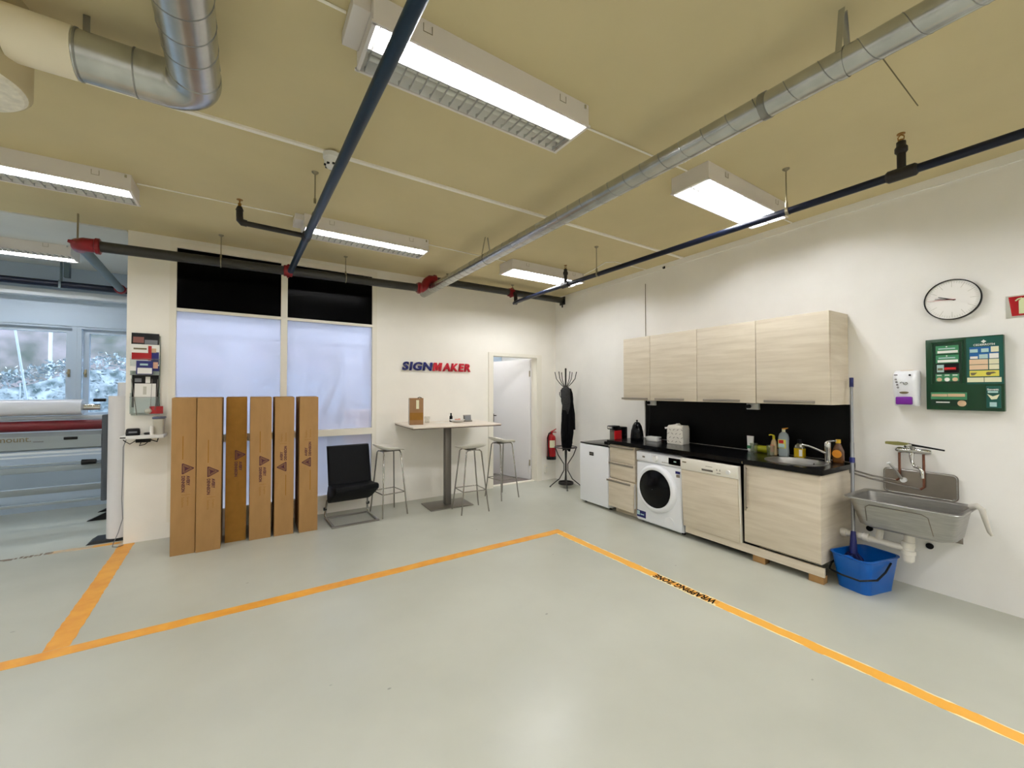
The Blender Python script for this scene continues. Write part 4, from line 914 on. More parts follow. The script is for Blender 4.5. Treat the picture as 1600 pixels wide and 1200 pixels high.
for k, m_ in enumerate((M_BEIGE, M_PAPER, M_BEIGE)):
    p = pl('small_pack', 0.053 + 0.040*k, 0.091 + 0.040*k, 0.208, 0.262, M_GREENL, 0.004, -0.0468)
    G().lathe([(0.003, -0.0535), (0.014, -0.053), (0.014, -0.0512), (0.003, -0.0510)], (0.072 + 0.04*k, 0, 0.222), 14, 'y').build('picture', m_, p)
    pl('pack_band', 0.060 + 0.040*k, 0.084 + 0.040*k, 0.25, 0.256, M_PAPER, 0.001, -0.0508, p)
b = pl('instruction_board', 0.208, 0.376, 0.186, 0.512, M_GREENT, 0.003)
Y1 = -0.0486
G().prism([(0.277, 0.481), (0.285, 0.487), (0.290, 0.494), (0.295, 0.487), (0.303, 0.481), (0.295, 0.475), (0.290, 0.468), (0.285, 0.475)], 'y', Y1 - 0.001, Y1).build('cross_mark', M_PAPER, b)
text('board_title', 'CEDERROTH', M_PAPER, b, (0.242, Y1, 0.452), width=0.098, height=0.014, depth=0.0006, bold=0.02)
for nm, x0, x1, z0, z1, m_ in (('picture_strip', 0.223, 0.357, 0.406, 0.445, M_BLUE), ('picture_strip', 0.223, 0.357, 0.362, 0.404, M_BLUE), ('picture', 0.322, 0.357, 0.406, 0.443, M_CREAM), ('picture', 0.225, 0.262, 0.407, 0.43, M_PALEBLUE), ('picture', 0.278, 0.312, 0.407, 0.432, M_PALEBLUE),
        ('picture', 0.226, 0.262, 0.363, 0.38, M_PAPER), ('picture', 0.268, 0.308, 0.363, 0.392, M_PALEBLUE), ('picture', 0.315, 0.356, 0.363, 0.396, M_PAPER), ('text_panel', 0.222, 0.308, 0.324, 0.358, M_PINKISH), ('text_panel', 0.313, 0.357, 0.324, 0.358, M_CREAM), ('text_panel', 0.222, 0.308, 0.287, 0.320, M_PINKISH), ('text_panel', 0.313, 0.357, 0.287, 0.320, M_CREAM),
        ('yellow_panel', 0.222, 0.357, 0.240, 0.280, M_YELLOW), ('text_panel', 0.210, 0.288, 0.200, 0.232, M_CREAM), ('text_panel', 0.291, 0.367, 0.200, 0.232, M_CREAM)):
    pl(nm, x0, x1, z0, z1, m_, 0.0012 if nm.startswith('pict') and m_ is not M_BLUE else 0.0006, Y1, b)
G().prism([(0.226, 0.266), (0.258, 0.266), (0.244, 0.248), (0.230, 0.248)], 'y', Y1 - 0.0014, Y1 - 0.0007).lathe([(0.003, Y1 - 0.0014), (0.012, Y1 - 0.0014), (0.012, Y1 - 0.0007)], (0.31, 0, 0.258), 14, 'y').prism([(0.30, 0.25), (0.345, 0.262), (0.335, 0.27), (0.30, 0.268)], 'y', Y1 - 0.0014, Y1 - 0.0007).build('panel_print', M_SEAM, b)
p = pl('bandage_tray', 0.026, 0.208, 0.076, 0.128, M_GREENL, 0.012, bev=0.002); pl('bandage', 0.032, 0.112, 0.098, 0.116, M_BEIGE, 0.003, -0.0576, p); pl('bandage', 0.115, 0.2, 0.098, 0.118, M_BEIGE, 0.003, -0.0576, p)
p = pl('lower_label', 0.026, 0.208, 0.030, 0.074, M_GREEND, 0.002); pl('label_words', 0.052, 0.122, 0.052, 0.060, M_PAPER, 0.0006, -0.0476, p)
G().lathe([(0.003, -0.051), (0.016, -0.0495), (0.022, -0.0475)], (0.182, 0, 0.05), 16, 'y').build('picture', M_BEIGE, p)
p = pl('wipe_dispenser', 0.298, 0.364, 0.022, 0.172, M_GREENT, 0.014, bev=0.003); text('dispenser_title', 'Savett', M_PAPER, p, (0.303, -0.0597, 0.142), width=0.052, height=0.014, depth=0.0006, bold=0.02)
pl('label_words', 0.306, 0.352, 0.126, 0.138, M_PALEBLUE, 0.0006, -0.0597, p)
G().prism([(0.303, 0.118), (0.328, 0.102), (0.358, 0.116), (0.346, 0.084), (0.322, 0.08)], 'y', -0.0612, -0.0597).build('picture', M_CREAM, p); pl('white_slot', 0.314, 0.345, 0.032, 0.062, M_PALEBLUE, 0.001, -0.0597, p)

# ------------------------------------------------------------------ utility sink corner
t = TR('utility_sink', 'wall mounted stainless utility sink with a tall steel backplate', 'sink', 0.893, 0, 0)
pl_ = [(-0.205 + 0.41*0, 0.70)]
G().loft([[(x, y, z) for x, z, y in [(a, b, yy) for a, b in [(p[0], p[1] + 0.795) for p in [(q[0], q[1]) for q in [(xx, yy2) for xx, yy2, _ in rrect(0, 0, 0.415, 0.195, 0.03, 0)]]]]] for yy in (-0.028, -0.020)]).build('backplate', M_STEELD, t)
g = G()
fr_ = [(x, -0.029, y + 0.795) for x, y, _ in rrect(0, 0, 0.40, 0.18, 0.025, 0)]
g.tube(fr_ + [fr_[0]], 0.003, 6); g.cyl((0.185, -0.028, 0.712), (0.185, -0.033, 0.712), 0.006, seg=10); g.cyl((-0.185, -0.028, 0.712), (-0.185, -0.033, 0.712), 0.006, seg=10)
g.build('plate_edge', M_STEEL, t)
cy = -0.285
def rg(w, d, r, z, ox=0.0, oy=0.0): return rrect(ox, cy + oy, w, d, r, z, 6)
g = G()
g.loft([rg(0.62, 0.46, 0.05, 0.692), rg(0.63, 0.47, 0.05, 0.700), rg(0.625, 0.465, 0.05, 0.704), rg(0.575, 0.405, 0.06, 0.702), rg(0.56, 0.39, 0.06, 0.695), rg(0.50, 0.31, 0.07, 0.50, 0.0, 0.03), rg(0.42, 0.24, 0.07, 0.482, 0.0, 0.03)], cap0=False)
g.loft([rg(0.62, 0.46, 0.05, 0.692), rg(0.578, 0.41, 0.06, 0.688), rg(0.515, 0.325, 0.075, 0.495, 0.0, 0.03), rg(0.43, 0.25, 0.07, 0.474, 0.0, 0.03)], cap0=False)
g.build('trough', M_STEEL, t)
g = G(); pts = [(-0.16, cy - 0.196, 0.66), (0.13, cy - 0.196, 0.66), (0.155, cy - 0.190, 0.64), (0.15, cy - 0.148, 0.53)]
g.tube([(-0.19, cy - 0.150, 0.53), (-0.185, cy - 0.188, 0.64), (-0.16, cy - 0.1985, 0.662), (0.12, cy - 0.1985, 0.662), (0.15, cy - 0.190, 0.645), (0.165, cy - 0.145, 0.52)], 0.0025, 6)
g.build('pressed_outline', M_STEELD, t)
G().cyl((0.0, cy + 0.03, 0.475), (0.0, cy + 0.03, 0.40), 0.03, seg=18).build('drain_outlet', M_PVC, t)
for x in (-0.24, 0.20): G().prism([(-0.001, 0.40), (-0.10, 0.47), (-0.10, 0.485), (-0.001, 0.485)], 'x', x - 0.02, x + 0.02).build('wall_bracket', M_STEELD, t)
t = TR('drain_pipe', 'white plastic drain pipe and trap under the utility sink', 'drain pipe', 0.90, 0, 0)
G().lathe([(0.034, 0.40), (0.038, 0.395), (0.038, 0.36), (0.034, 0.355), (0.034, 0.34), (0.042, 0.335), (0.042, 0.31), (0.036, 0.305), (0.034, 0.262), (0.02, 0.248), (0.003, 0.246)], (0, cy + 0.03, 0), 24).build('bottle_trap', M_PVC, t)
G().tube([(0, cy + 0.03, 0.345), (-0.06, cy + 0.033, 0.345), (-0.20, cy + 0.035, 0.35), (-0.410, cy + 0.035, 0.357)], 0.025, 16).build('waste_pipe', M_PVC, t)
for x in (-0.245, -0.385): G().lathe([(0.026, x - 0.02), (0.032, x - 0.016), (0.032, x + 0.016), (0.026, x + 0.02)], (0, cy + 0.035, 0.353), 18, 'x').build('pipe_joint', M_PVC, t)
G().tube([(-0.17, cy + 0.035, 0.35), (-0.165, cy + 0.035, 0.39), (-0.165, cy + 0.06, 0.43)], 0.022, 12).build('pipe_branch', M_PVC, t)
for x, z, lab in ((-0.30, 0.365, 'black round plug in the wall under the left end of the utility sink'), (0.055, 0.335, 'black round plug in the wall right of the drain trap')):
    G().cyl((0, -0.0005, 0), (0, -0.012, 0), 0.022, seg=16).build('wall_plug', M_BLACK, label=lab, cat='wall plug', group='plugs under the utility sink', loc=wr(0.90 - x, 0, z), rz=RZW)
t = TR('wall_tap', 'chrome wall mixer tap above the utility sink', 'tap', 0.915, 0, 1.045)
G().tube([(-0.10, -0.06, 0.0), (-0.085, -0.06, 0.0), (-0.07, -0.06, 0.0), (-0.045, -0.06, 0), (0.0, -0.06, 0), (0.045, -0.06, 0), (0.07, -0.06, 0), (0.10, -0.06, 0)], [0.012, 0.022, 0.024, 0.02, 0.024, 0.02, 0.024, 0.014], 18).cyl((-0.07, -0.06, 0), (-0.07, -0.001, 0), 0.018, seg=14).cyl((0.07, -0.06, 0), (0.07, -0.001, 0), 0.018, seg=14).build('tap_body', M_CHROME, t)
G().tube([(0, -0.06, 0.018), (0, -0.075, 0.035), (-0.01, -0.12, 0.042), (-0.02, -0.15, 0.035)], [0.017, 0.015, 0.011, 0.009], 12).build('lever', M_CHROME, t)
G().tube([(-0.005, -0.065, -0.01), (-0.005, -0.075, -0.04), (-0.003, -0.075, -0.085), (0.015, -0.09, -0.115), (0.05, -0.12, -0.12), (0.065, -0.13, -0.14), (0.066, -0.13, -0.19)], [0.016, 0.015, 0.010, 0.010, 0.010, 0.011, 0.012], 14).build('spout', M_CHROME, t)
for x, z1 in ((-0.085, 0.245), (0.052, 0.29)):
    G().tube([(x, -0.035, -0.005), (x, -0.035, -z1 + 0.02), (x - 0.02, -0.036, -z1)], 0.008, 10).build('supply_pipe', M_COPPER, t)
G().tube([(-0.105, -0.036, -0.245), (-0.25, -0.045, -0.235), (-0.40, -0.05, -0.205), (-0.42, -0.05, -0.18)], 0.007, 8).build('supply_hose', M_STEELPOLE, t)
G().tube([(0.032, -0.036, -0.29), (-0.25, -0.05, -0.262), (-0.40, -0.055, -0.23), (-0.425, -0.05, -0.20)], 0.007, 8).build('supply_hose', M_STEELPOLE, t)
G().tube([(-0.36, -0.06, -0.19), (-0.39, -0.06, -0.22), (-0.42, -0.06, -0.19), (-0.40, -0.06, -0.17), (-0.37, -0.06, -0.185)], 0.008, 8).build('supply_hose', M_STEELPOLE, t)
t = TR('rinse_spout', 'thin steel rinsing spout slanting in front of the steel backplate', 'tap', 0.99, 0, 0.79)
G().tube([(0.015, -0.032, 0.02), (0.005, -0.06, 0.035), (-0.03, -0.085, 0.11), (-0.055, -0.10, 0.145)], [0.012, 0.010, 0.008, 0.007], 12).build('spout_pipe', M_STEEL, t)
G().cyl((0.015, -0.029, 0.02), (0.015, -0.06, 0.02), 0.018, seg=18).tube([(-0.065, -0.10, 0.14), (-0.045, -0.10, 0.15)], 0.008, 8).build('spout_base', M_WHITE, t)
t = TR('dish_brush', 'dish brush with an olive head and black handle lying on the wall tap', 'brush', 0.90, 0.085, 1.081)
G().loft([[(-0.165, -0.018, 0.004), (-0.165, 0.018, 0.004), (-0.165, 0.018, 0.022), (-0.165, -0.018, 0.022)], [(-0.10, -0.024, 0.0), (-0.10, 0.024, 0.0), (-0.10, 0.024, 0.026), (-0.10, -0.024, 0.026)], [(-0.03, -0.012, 0.003), (-0.03, 0.012, 0.003), (-0.03, 0.012, 0.02), (-0.03, -0.012, 0.02)]]).build('brush_head', M_OLIVEB, t)
G().tube([(-0.035, 0, 0.011), (0.05, 0, 0.002), (0.16, 0, -0.012)], [0.010, 0.007, 0.006], 10).build('brush_handle', M_BLACK, t)
G().tube([(0, 0, 0), (0.03, -0.01, 0.018), (0.055, -0.02, 0.0), (0.068, -0.025, -0.06), (0.085, -0.02, -0.14), (0.095, -0.015, -0.16)], [0.020, 0.019, 0.017, 0.014, 0.011, 0.008], 14).build('outlet_hose', M_HOSE, loc=wr(0.60, 0.19, 0.712), rz=RZW, label='pale curved outlet hose at the right end of the utility sink', cat='hose')

# bucket and mop
BKS, BKN = 1.128, 0.345
t = TR('mop_bucket', 'blue plastic mop bucket on the floor under the utility sink', 'bucket', BKS, BKN, 0, rz=-0.22)
def bk(f, z, r=0.05, e=0.0): return rrect(0, 0, 0.215 + f*0.05 + e, 0.315 + f*0.075 + e, r, z, 6)
g = G(); g.loft([bk(0, 0.0), bk(0.05, 0.012, 0.055), bk(1, 0.245, 0.06), bk(1, 0.252, 0.06, 0.016), bk(1, 0.258, 0.06, 0.016), bk(1, 0.258, 0.06, -0.006), bk(0.1, 0.014, 0.05, -0.008)])
g.prism([(-0.03, 0.255), (0.03, 0.255), (0.0, 0.262)], 'y', -0.20, -0.17)
g.build('bucket_shell', M_BUCKET, t)
G().tube([(0.138, 0.06, 0.225), (0.152, -0.03, 0.175), (0.156, -0.13, 0.135), (0.10, -0.220, 0.12), (-0.02, -0.228, 0.118), (-0.11, -0.220, 0.125), (-0.152, -0.13, 0.145), (-0.150, -0.03, 0.18), (-0.138, 0.06, 0.225)], 0.007, 10).build('handle', M_BLACK, t)
t = T('mop', 'mop with a steel pole and blue grips standing in the bucket', 'mop', (0, 0, 0))
A = Vector(wr(1.20, 0.33, 0.21)); B_ = Vector(wr(1.284, 0.075, 1.61))
L = lambda f: tuple(A.lerp(B_, f))
G().tube([L(0.10), L(0.62)], 0.0125, 14).tube([L(0.62), L(0.97)], 0.0105, 14).build('pole', M_ALU, t)
G().tube([L(0.945), L(1.0)], 0.0145, 14).build('grip', M_MOPBLUE, t)
G().tube([L(0.505), L(0.535)], 0.018, 14).build('collar', M_MOPBLUE, t)
G().tube([L(-0.02), L(0.05), L(0.13)], [0.03, 0.024, 0.016], 14).build('socket', M_MOPBLUE, t)
g = G(); rd = random.Random(4)
for i in range(34):
    a = rd.uniform(0, 2*pi); r0 = rd.uniform(0.01, 0.03); r1 = rd.uniform(0.03, 0.075)
    g.tube([(A.x + r0*cos(a), A.y + r0*sin(a), A.z + 0.02), (A.x + r1*cos(a), A.y + r1*sin(a), A.z - 0.03), (A.x + r1*cos(a)*1.1, A.y + r1*sin(a)*1.1, A.z - 0.16)], 0.009, 6)
g.build('mop_strands', M_MOPCLOTH, t)

# ------------------------------------------------------------------ bar table, stools and chair
t = T('bar_table', 'tall pale bar table on a square steel column against the back wall', 'table', (2.245, 4.975, 0), radians(-3))
G().box(-0.585, 0.585, -0.425, 0.425, 1.058, 1.075, 0.002).build('tabletop', M_TABLE, t)
G().box(-0.580, 0.580, -0.420, 0.420, 1.047, 1.0575).build('top_underside', M_TABLEEDGE, t, smooth=False)
G().box(-0.04, 0.04, -0.04, 0.04, 0.0125, 1.0465, 0.003).build('column', M_COLUMN, t)
G().box(-0.29, 0.29, -0.20, 0.20, 0.0, 0.012, 0.002).build('base_plate', M_STEELPOLE, t)
def stool(label, x, y, rz, first=[]):
    if first: return copy_tree(first[0], (x, y, 0), label, rz)
    t = T('bar_stool', label, 'stool', (x, y, 0), rz, 'white bar stools'); first.append(t)
    g = G(); N_ = 40; top = []; 
    def sh(u, v):  # height of the shell; +v is the low back lip
        return 0.785 + 0.040*abs(u/0.2)**2.4 + (0.075*max(0.0, (v - 0.02)/0.17)**1.8) - 0.012*max(0.0, (-v - 0.10)/0.1)
    rings = []
    for f in (0.02, 0.25, 0.5, 0.75, 0.92, 1.0):
        ring = []
        for k in range(N_):
            a = 2*pi*k/N_; u = 0.205*f*cos(a)*(1.0 if sin(a) > 0 else 1.0 - 0.10*abs(sin(a))); v = 0.19*f*sin(a)
            ring.append((u, v, sh(u, v)))
        rings.append(ring)
    bot = [[(x_*0.985, y_*0.985, z_ - 0.014) for x_, y_, z_ in r] for r in rings[::-1]]
    g.loft(rings + bot).build('seat', M_STOOL, t, ang=60)
    for sx in (-1, 1):
        for sy in (-1, 1):
            lg = G().tube([(sx*0.03, sy*0.10, 0.768), (sx*0.075, sy*0.105, 0.766), (sx*0.100, sy*0.108, 0.745), (sx*0.170, sy*0.150, 0.10), (sx*0.184, sy*0.158, 0.0)], 0.0085, 10).build('leg', M_LEG, t)
    g = G(); q = 0.151; q2 = 0.139
    c4 = [(-q, -q2), (q, -q2), (q, q2), (-q, q2)]
    for i in range(4): g.tube([(*c4[i], 0.27), (*c4[(i+1) % 4], 0.27)], 0.006, 8)
    g.build('footrest', M_LEG, t)
    G().box(-0.07, 0.07, -0.11, 0.11, 0.762, 0.770, 0.002).build('seat_mount', M_STEELPOLE, t)
    return t
stool('white bar stool between the black chair and the bar table', 1.49, 5.03, radians(98))
stool('white bar stool standing in front of the bar table column', 2.385, 4.585, radians(176))
stool('white bar stool in front of the open doorway', 3.06, 4.92, radians(98))

t = T('visitor_chair', 'black padded cantilever chair beside the cardboard cartons', 'chair', (1.05, 5.02, 0), radians(2))
g = G(); prof = [(-0.29, 0.425), (-0.285, 0.395), (-0.20, 0.345), (0.0, 0.24), (0.10, 0.20), (0.14, 0.21), (0.158, 0.30), (0.10, 0.405), (0.02, 0.425), (-0.12, 0.43), (-0.24, 0.445), (-0.28, 0.442)]
rings = []
for f, x in ((0.9, -0.238), (0.98, -0.23), (1.0, -0.22), (1.0, 0.22), (0.98, 0.23), (0.9, 0.238)):
    cyy = sum(p[0] for p in prof)/len(prof); czz = sum(p[1] for p in prof)/len(prof)
    rings.append([(x, cyy + (p[0]-cyy)*f, czz + (p[1]-czz)*f) for p in prof])
g.loft(rings).build('seat', M_LEATHER, t, ang=50)
g = G(); bp = [(0.055, 0.415), (0.075, 0.50), (0.12, 0.66), (0.155, 0.80), (0.172, 0.85)]
rings = []
fw_ = [(y - 0.030, z) for y, z in bp] + [(y + 0.028, z) for y, z in bp[::-1]]
for f, x in ((0.6, -0.238), (0.92, -0.23), (1.0, -0.218), (1.0, 0.218), (0.92, 0.23), (0.6, 0.238)):
    m_ = len(bp); ring = []
    for i in range(m_): 
        cyv = bp[i][0]; ring.append((x, cyv - 0.030*f, bp[i][1] - (0.006 if i == m_-1 else 0)))
    for i in range(m_ - 1, -1, -1):
        ring.append((x, bp[i][0] + 0.028*f, bp[i][1]))
    rings.append(ring)
g.loft(rings).build('backrest', M_LEATHER, t, ang=50)
for s in (-1, 1): G().tube([(s*q[0], *q[1:]) for q in [(0.215, 0.10, 0.26), (0.23, 0.16, 0.22), (0.24, 0.20, 0.10), (0.243, 0.21, 0.04), (0.243, 0.19, 0.012), (0.243, -0.20, 0.012)]], 0.012, 10).build('upright', M_CHROME, t)
g = G(); g.box(-0.258, 0.258, -0.235, -0.195, 0.0, 0.016, 0.003); g.box(-0.258, -0.222, -0.195, 0.20, 0.0, 0.016, 0.003); g.box(0.222, 0.258, -0.195, 0.20, 0.0, 0.016, 0.003); g.box(-0.222, 0.222, 0.17, 0.20, 0.0, 0.016, 0.003)
g.build('floor_frame', M_STEELPOLE, t)
for s in (-1, 1): G().cyl((s*0.228, 0.20, 0.115), (s*0.262, 0.20, 0.115), 0.018, seg=14).build('pivot', M_BLACK, t)

# things on the bar table
ZT = 1.0755
t = T('parcel', 'small taped brown cardboard parcel standing on the bar table', 'box', (1.815, 4.98, ZT), radians(-14))
G().box(-0.085, 0.085, -0.06, 0.06, 0.0, 0.335, 0.003).build('parcel_body', M_PARCEL, t)
G().box(-0.0885, -0.0852, -0.055, 0.055, 0.005, 0.33).build('pale_side', mat('pale_tape_side', (176, 168, 160), 0.6), t)
G().box(-0.083, 0.083, -0.0632, -0.0605, 0.06, 0.15).box(-0.083, 0.083, -0.0632, -0.0605, 0.15, 0.152).build('packing_tape', M_CARD2, t)
G().box(-0.005, 0.03, -0.0636, -0.0605, 0.20, 0.31).build('paper_label', M_CREAM, t)
G().tube([(0.02, 0.0, 0.336), (0.04, -0.02, 0.346), (0.065, -0.03, 0.338)], 0.005, 8).build('dark_strap', M_BLACK, t)
t = T('clear_cup', 'clear plastic cup beside the parcel on the bar table', 'cup', (2.03, 5.15, ZT))
G().lathe([(0.003, 0.0), (0.03, 0.0), (0.04, 0.085), (0.0385, 0.085), (0.029, 0.003), (0.003, 0.003)], seg=24, cap=False).build('cup_wall', M_CUP, t)
for i, (x, y, w, h, a, lab) in enumerate(((2.20, 5.10, 0.15, 0.10, 0.3, 'white folded leaflet lying between the cup and the plate'), (2.29, 5.02, 0.10, 0.07, -0.4, 'small white card lying in front of the plate'), (2.60, 5.22, 0.30, 0.20, 0.05, 'white paper sheet lying at the right end of the bar table'))):
    G().box(-w/2, w/2, -h/2, h/2, 0, 0.002 + 0.001*i).build('paper_sheet', M_PAPER, loc=(x, y, ZT), rz=a, smooth=False, label=lab, cat='paper', group='papers on the bar table')
t = T('plate', 'shallow white bowl holding small sweets on the bar table', 'bowl', (2.415, 5.03, ZT))
G().lathe([(0.003, 0.0), (0.045, 0.0), (0.09, 0.022), (0.105, 0.036), (0.102, 0.038), (0.088, 0.026), (0.043, 0.006), (0.003, 0.006)], seg=36, cap=False).build('bowl_shell', M_WHITE, t)
g = G(); rd = random.Random(2)
for i in range(9):
    a = rd.uniform(0, 2*pi); r = rd.uniform(0, 0.05); g.box(r*cos(a) - 0.014, r*cos(a) + 0.014, r*sin(a) - 0.012, r*sin(a) + 0.012, 0.012 + 0.003*i, 0.026 + 0.003*i, 0.004)
g.build('wrapped_sweets', mat('salmon_wrappers', (206, 140, 116), 0.5), t)['kind'] = 'stuff'
t = T('dark_bottle', 'small dark bottle standing behind the bowl on the bar table', 'bottle', (2.40, 5.20, ZT))
G().lathe([(0.02, 0.0), (0.022, 0.005), (0.022, 0.07), (0.010, 0.09), (0.010, 0.10)], seg=20).build('bottle_body', M_MIRRORDARK, t)
G().lathe([(0.012, 0.10), (0.012, 0.118)], seg=16).build('cap', M_BLACK, t)
t = T('card_holder', 'grey stand of business cards beside the bowl on the bar table', 'card holder', (2.60, 5.08, ZT), radians(-10))
G().box(-0.055, 0.055, -0.03, 0.03, 0.0, 0.02, 0.002).prism([(0.02, 0.02), (0.03, 0.02), (0.045, 0.09), (0.035, 0.09)], 'x', -0.055, 0.055).build('holder_body', M_STEELPOLE, t)
g = G()
g.prism([(-0.01, 0.0205), (0.018, 0.0205), (0.033, 0.08), (0.008, 0.08)], 'x', -0.045, 0.045); g.build('cards', M_OFFGREY, t)

# wall sign
t = T('wall_sign', 'raised navy and red SIGNMAKER lettering on the back wall', 'sign', (1.78, YB, 1.785))
me = None
def letter_run(word, m, x0, x1):
    base = bpy.data.curves.new('w', 'FONT')
    # natural advance of every letter, one mesh each
    def poly_m():
        P = [(0, 0), (0, 1), (.34, 1), (.5, .50), (.66, 1), (1, 1), (1, 0), (.74, 0), (.74, .62), (.59, .06), (.41, .06), (.26, .62), (.26, 0)]
        bm = bmesh.new(); a = [bm.verts.new((u*0.122 + v*0.0165, 0, v*0.118)) for u, v in P]; b = [bm.verts.new((p.co.x, -0.022, p.co.z)) for p in a]; n = len(P)
        bm.faces.new(a); bm.faces.new(b[::-1])
        for i in range(n): bm.faces.new((a[i], b[i], b[(i+1) % n], a[(i+1) % n]))
        bmesh.ops.recalc_face_normals(bm, faces=bm.faces[:]); me = bpy.data.meshes.new('m'); bm.to_mesh(me); bm.free(); return me
    ms = [poly_m() if ch == 'M' else text_mesh(ch, None, 0.118, 0.022, 0.036, 0.14) for ch in word]
    wd = [max(v.co.x for v in me.vertices) for me in ms]; gap = 0.005
    tot = sum(wd) + gap*(len(ms) - 1); k = (x1 - x0)/tot; x = x0
    bpy.data.curves.remove(base)
    for me, w in zip(ms, wd):
        for v in me.vertices: v.co = (x + v.co.x*k, v.co.y - 0.006, v.co.z)
        link('letter', me, m, t); x += (w + gap)*k
letter_run('SIGN', M_NAVY, 0.0, 0.435); letter_run('MAKER', M_SIGNRED, 0.44, 1.035)
for i in range(9): G().cyl((0.05 + i*0.115, 0, 0.06), (0.05 + i*0.115, -0.008, 0.06), 0.008, seg=8).build('stand_off', M_WHITE, t)


# ------------------------------------------------------------------ cartons
def carton(label, x0, x1, y, m=M_CARD, up=False, zl=0.0, depth=0.42, h=1.436, lid=0):
    w = x1 - x0; t = T('long_carton', label, 'box', ((x0 + x1)/2, y, 0), 0, 'tall cartons standing in a row')
    G().box(-w/2, w/2, 0, depth, 0, h, 0.003).build('carton_body', m, t)
    g = G(); g.quad([(-w/2 + 0.004, 0.004, h + 0.001), (w/2 - 0.004, 0.004, h + 0.001), (w/2 - 0.002, depth/2 - 0.004, h + 0.006), (-w/2 + 0.002, depth/2 - 0.004, h + 0.006)]); g.quad([(-w/2 + 0.004, depth/2 + 0.002, h + 0.006), (w/2 - 0.004, depth/2 + 0.002, h + 0.006), (w/2 - 0.004, depth - 0.004, h + 0.001), (-w/2 + 0.004, depth - 0.004, h + 0.001)])
    g.build('top_flap', M_CARD if m is M_CARD else M_CARD2, t, smooth=False)
    # print block runs down (or up) the carton: u along the reading direction
    M_ = Matrix.Rotation(radians(90 if not up else -90), 4, 'Y')
    cx = 0.012 if not up else -0.004
    zl = 0.80 + zl
    def put(nm, s, m_, u, v, wd, ht, bold=0.0):
        me = text_mesh(s, wd, ht, 0.0, bold)
        for vv in me.vertices:
            a, b = u + vv.co.x, v + vv.co.z
            vv.co = ((cx + b), -0.0008, zl - a) if not up else ((cx - b), -0.0008, zl + a)
        return link(nm, me, m_, t)
    def poly(nm, pts_list, m_, yy=-0.0008):
        g = G()
        for pts in pts_list:
            q = [((cx + b), yy, zl - a) if not up else ((cx - b), yy, zl + a) for a, b in pts]
            g.quad([tuple(p) for p in q])
        return g.build(nm, m_, t, smooth=False)
    # rounded triangle emblem of nested strokes
    def tri(s, n=6):
        out = []; R = 0.016*s
        cor = [(-0.055*s, -0.032*s), (0.055*s, -0.032*s), (0.0, 0.064*s)]
        for i in range(3):
            c0 = Vector(cor[i]); nxt = Vector(cor[(i+1) % 3]); prv = Vector(cor[(i-1) % 3])
            a = c0 + (prv - c0).normalized()*R; b = c0 + (nxt - c0).normalized()*R
            for k in range(n + 1):
                f = k/n; out.append(tuple(a*(1-f)**2 + c0*2*f*(1-f) + b*f**2))
        return out
    def flip(pts, o=(0, 0.008)): return [(a + o[0], b + o[1]) for a, b in pts]
    g = G(); 
    def mapq(a, b, yy): return ((cx + b), yy, zl - a) if not up else ((cx - b), yy, zl + a)
    g.quad([mapq(a, b, -0.0008) for a, b in flip(tri(1.0))]); e = g.build('printed_emblem', M_PRINT, t, smooth=False)
    g = G()
    def stroke(p, q, w_):
        p = Vector(p); q = Vector(q); d = (q - p).normalized(); n_ = Vector((-d.y, d.x))*w_/2
        g.quad([mapq(*(p - n_), -0.0014), mapq(*(p + n_), -0.0014), mapq(*(q + n_), -0.0014), mapq(*(q - n_), -0.0014)])
    C = [Vector((-0.055, -0.024)), Vector((0.055, -0.024)), Vector((0.0, 0.072))]; ce = (C[0] + C[1] + C[2])/3
    for i in range(3):
        a, b = C[i], C[(i+1) % 3]
        for f0, s0, s1 in ((0.30, 0.16, 1.0), (0.55, 0.34, 1.16)):
            p = a + (ce - a)*f0; q = b + (ce - b)*f0
            stroke(p + (q - p)*s0*0.6, p + (q - p)*min(1.12, s1), 0.0027)
    g.build('emblem_lines', m, e, smooth=False)
    put('printed_name', 'AVERY', M_PRINT, 0.066, 0.010, 0.092, 0.026, 0.045); put('printed_name', 'DENNISON', M_PRINT, 0.066, -0.026, 0.148, 0.026, 0.04)
    put('printed_line', 'Graphics', M_PRINT2, 0.262, 0.012, 0.080, 0.020); put('printed_line', 'Solutions', M_PRINT2, 0.262, -0.024, 0.090, 0.020)
    poly('printed_rule', [[(0.238, -0.024), (0.241, -0.024), (0.241, 0.04), (0.238, 0.04)]], M_PRINT2)
    poly('printed_address', [[(-0.30, -0.022), (-0.085, -0.022), (-0.085, -0.014), (-0.30, -0.014)]], M_PRINT2)
    return t
carton('tall brown carton at the left end of the row, nearest the brochure shelf', -0.557, -0.377, 4.79, zl=-0.015)
carton('second tall brown carton, pressed against the left end one', -0.372, -0.184, 4.775, zl=-0.06)
carton('darker ochre brown carton set back in the row of tall cartons', -0.155, 0.020, 4.92, M_CARD2, zl=0.06)
carton('tall brown carton with a torn top corner, right of the darker ochre one', 0.046, 0.232, 4.87, zl=-0.01)
carton('tall brown carton with upward lettering, beside the torn one', 0.262, 0.438, 4.865, up=True, zl=-0.09)
carton('tall brown carton at the right end of the row beside the black chair', 0.489, 0.667, 4.845, up=True, zl=-0.06)

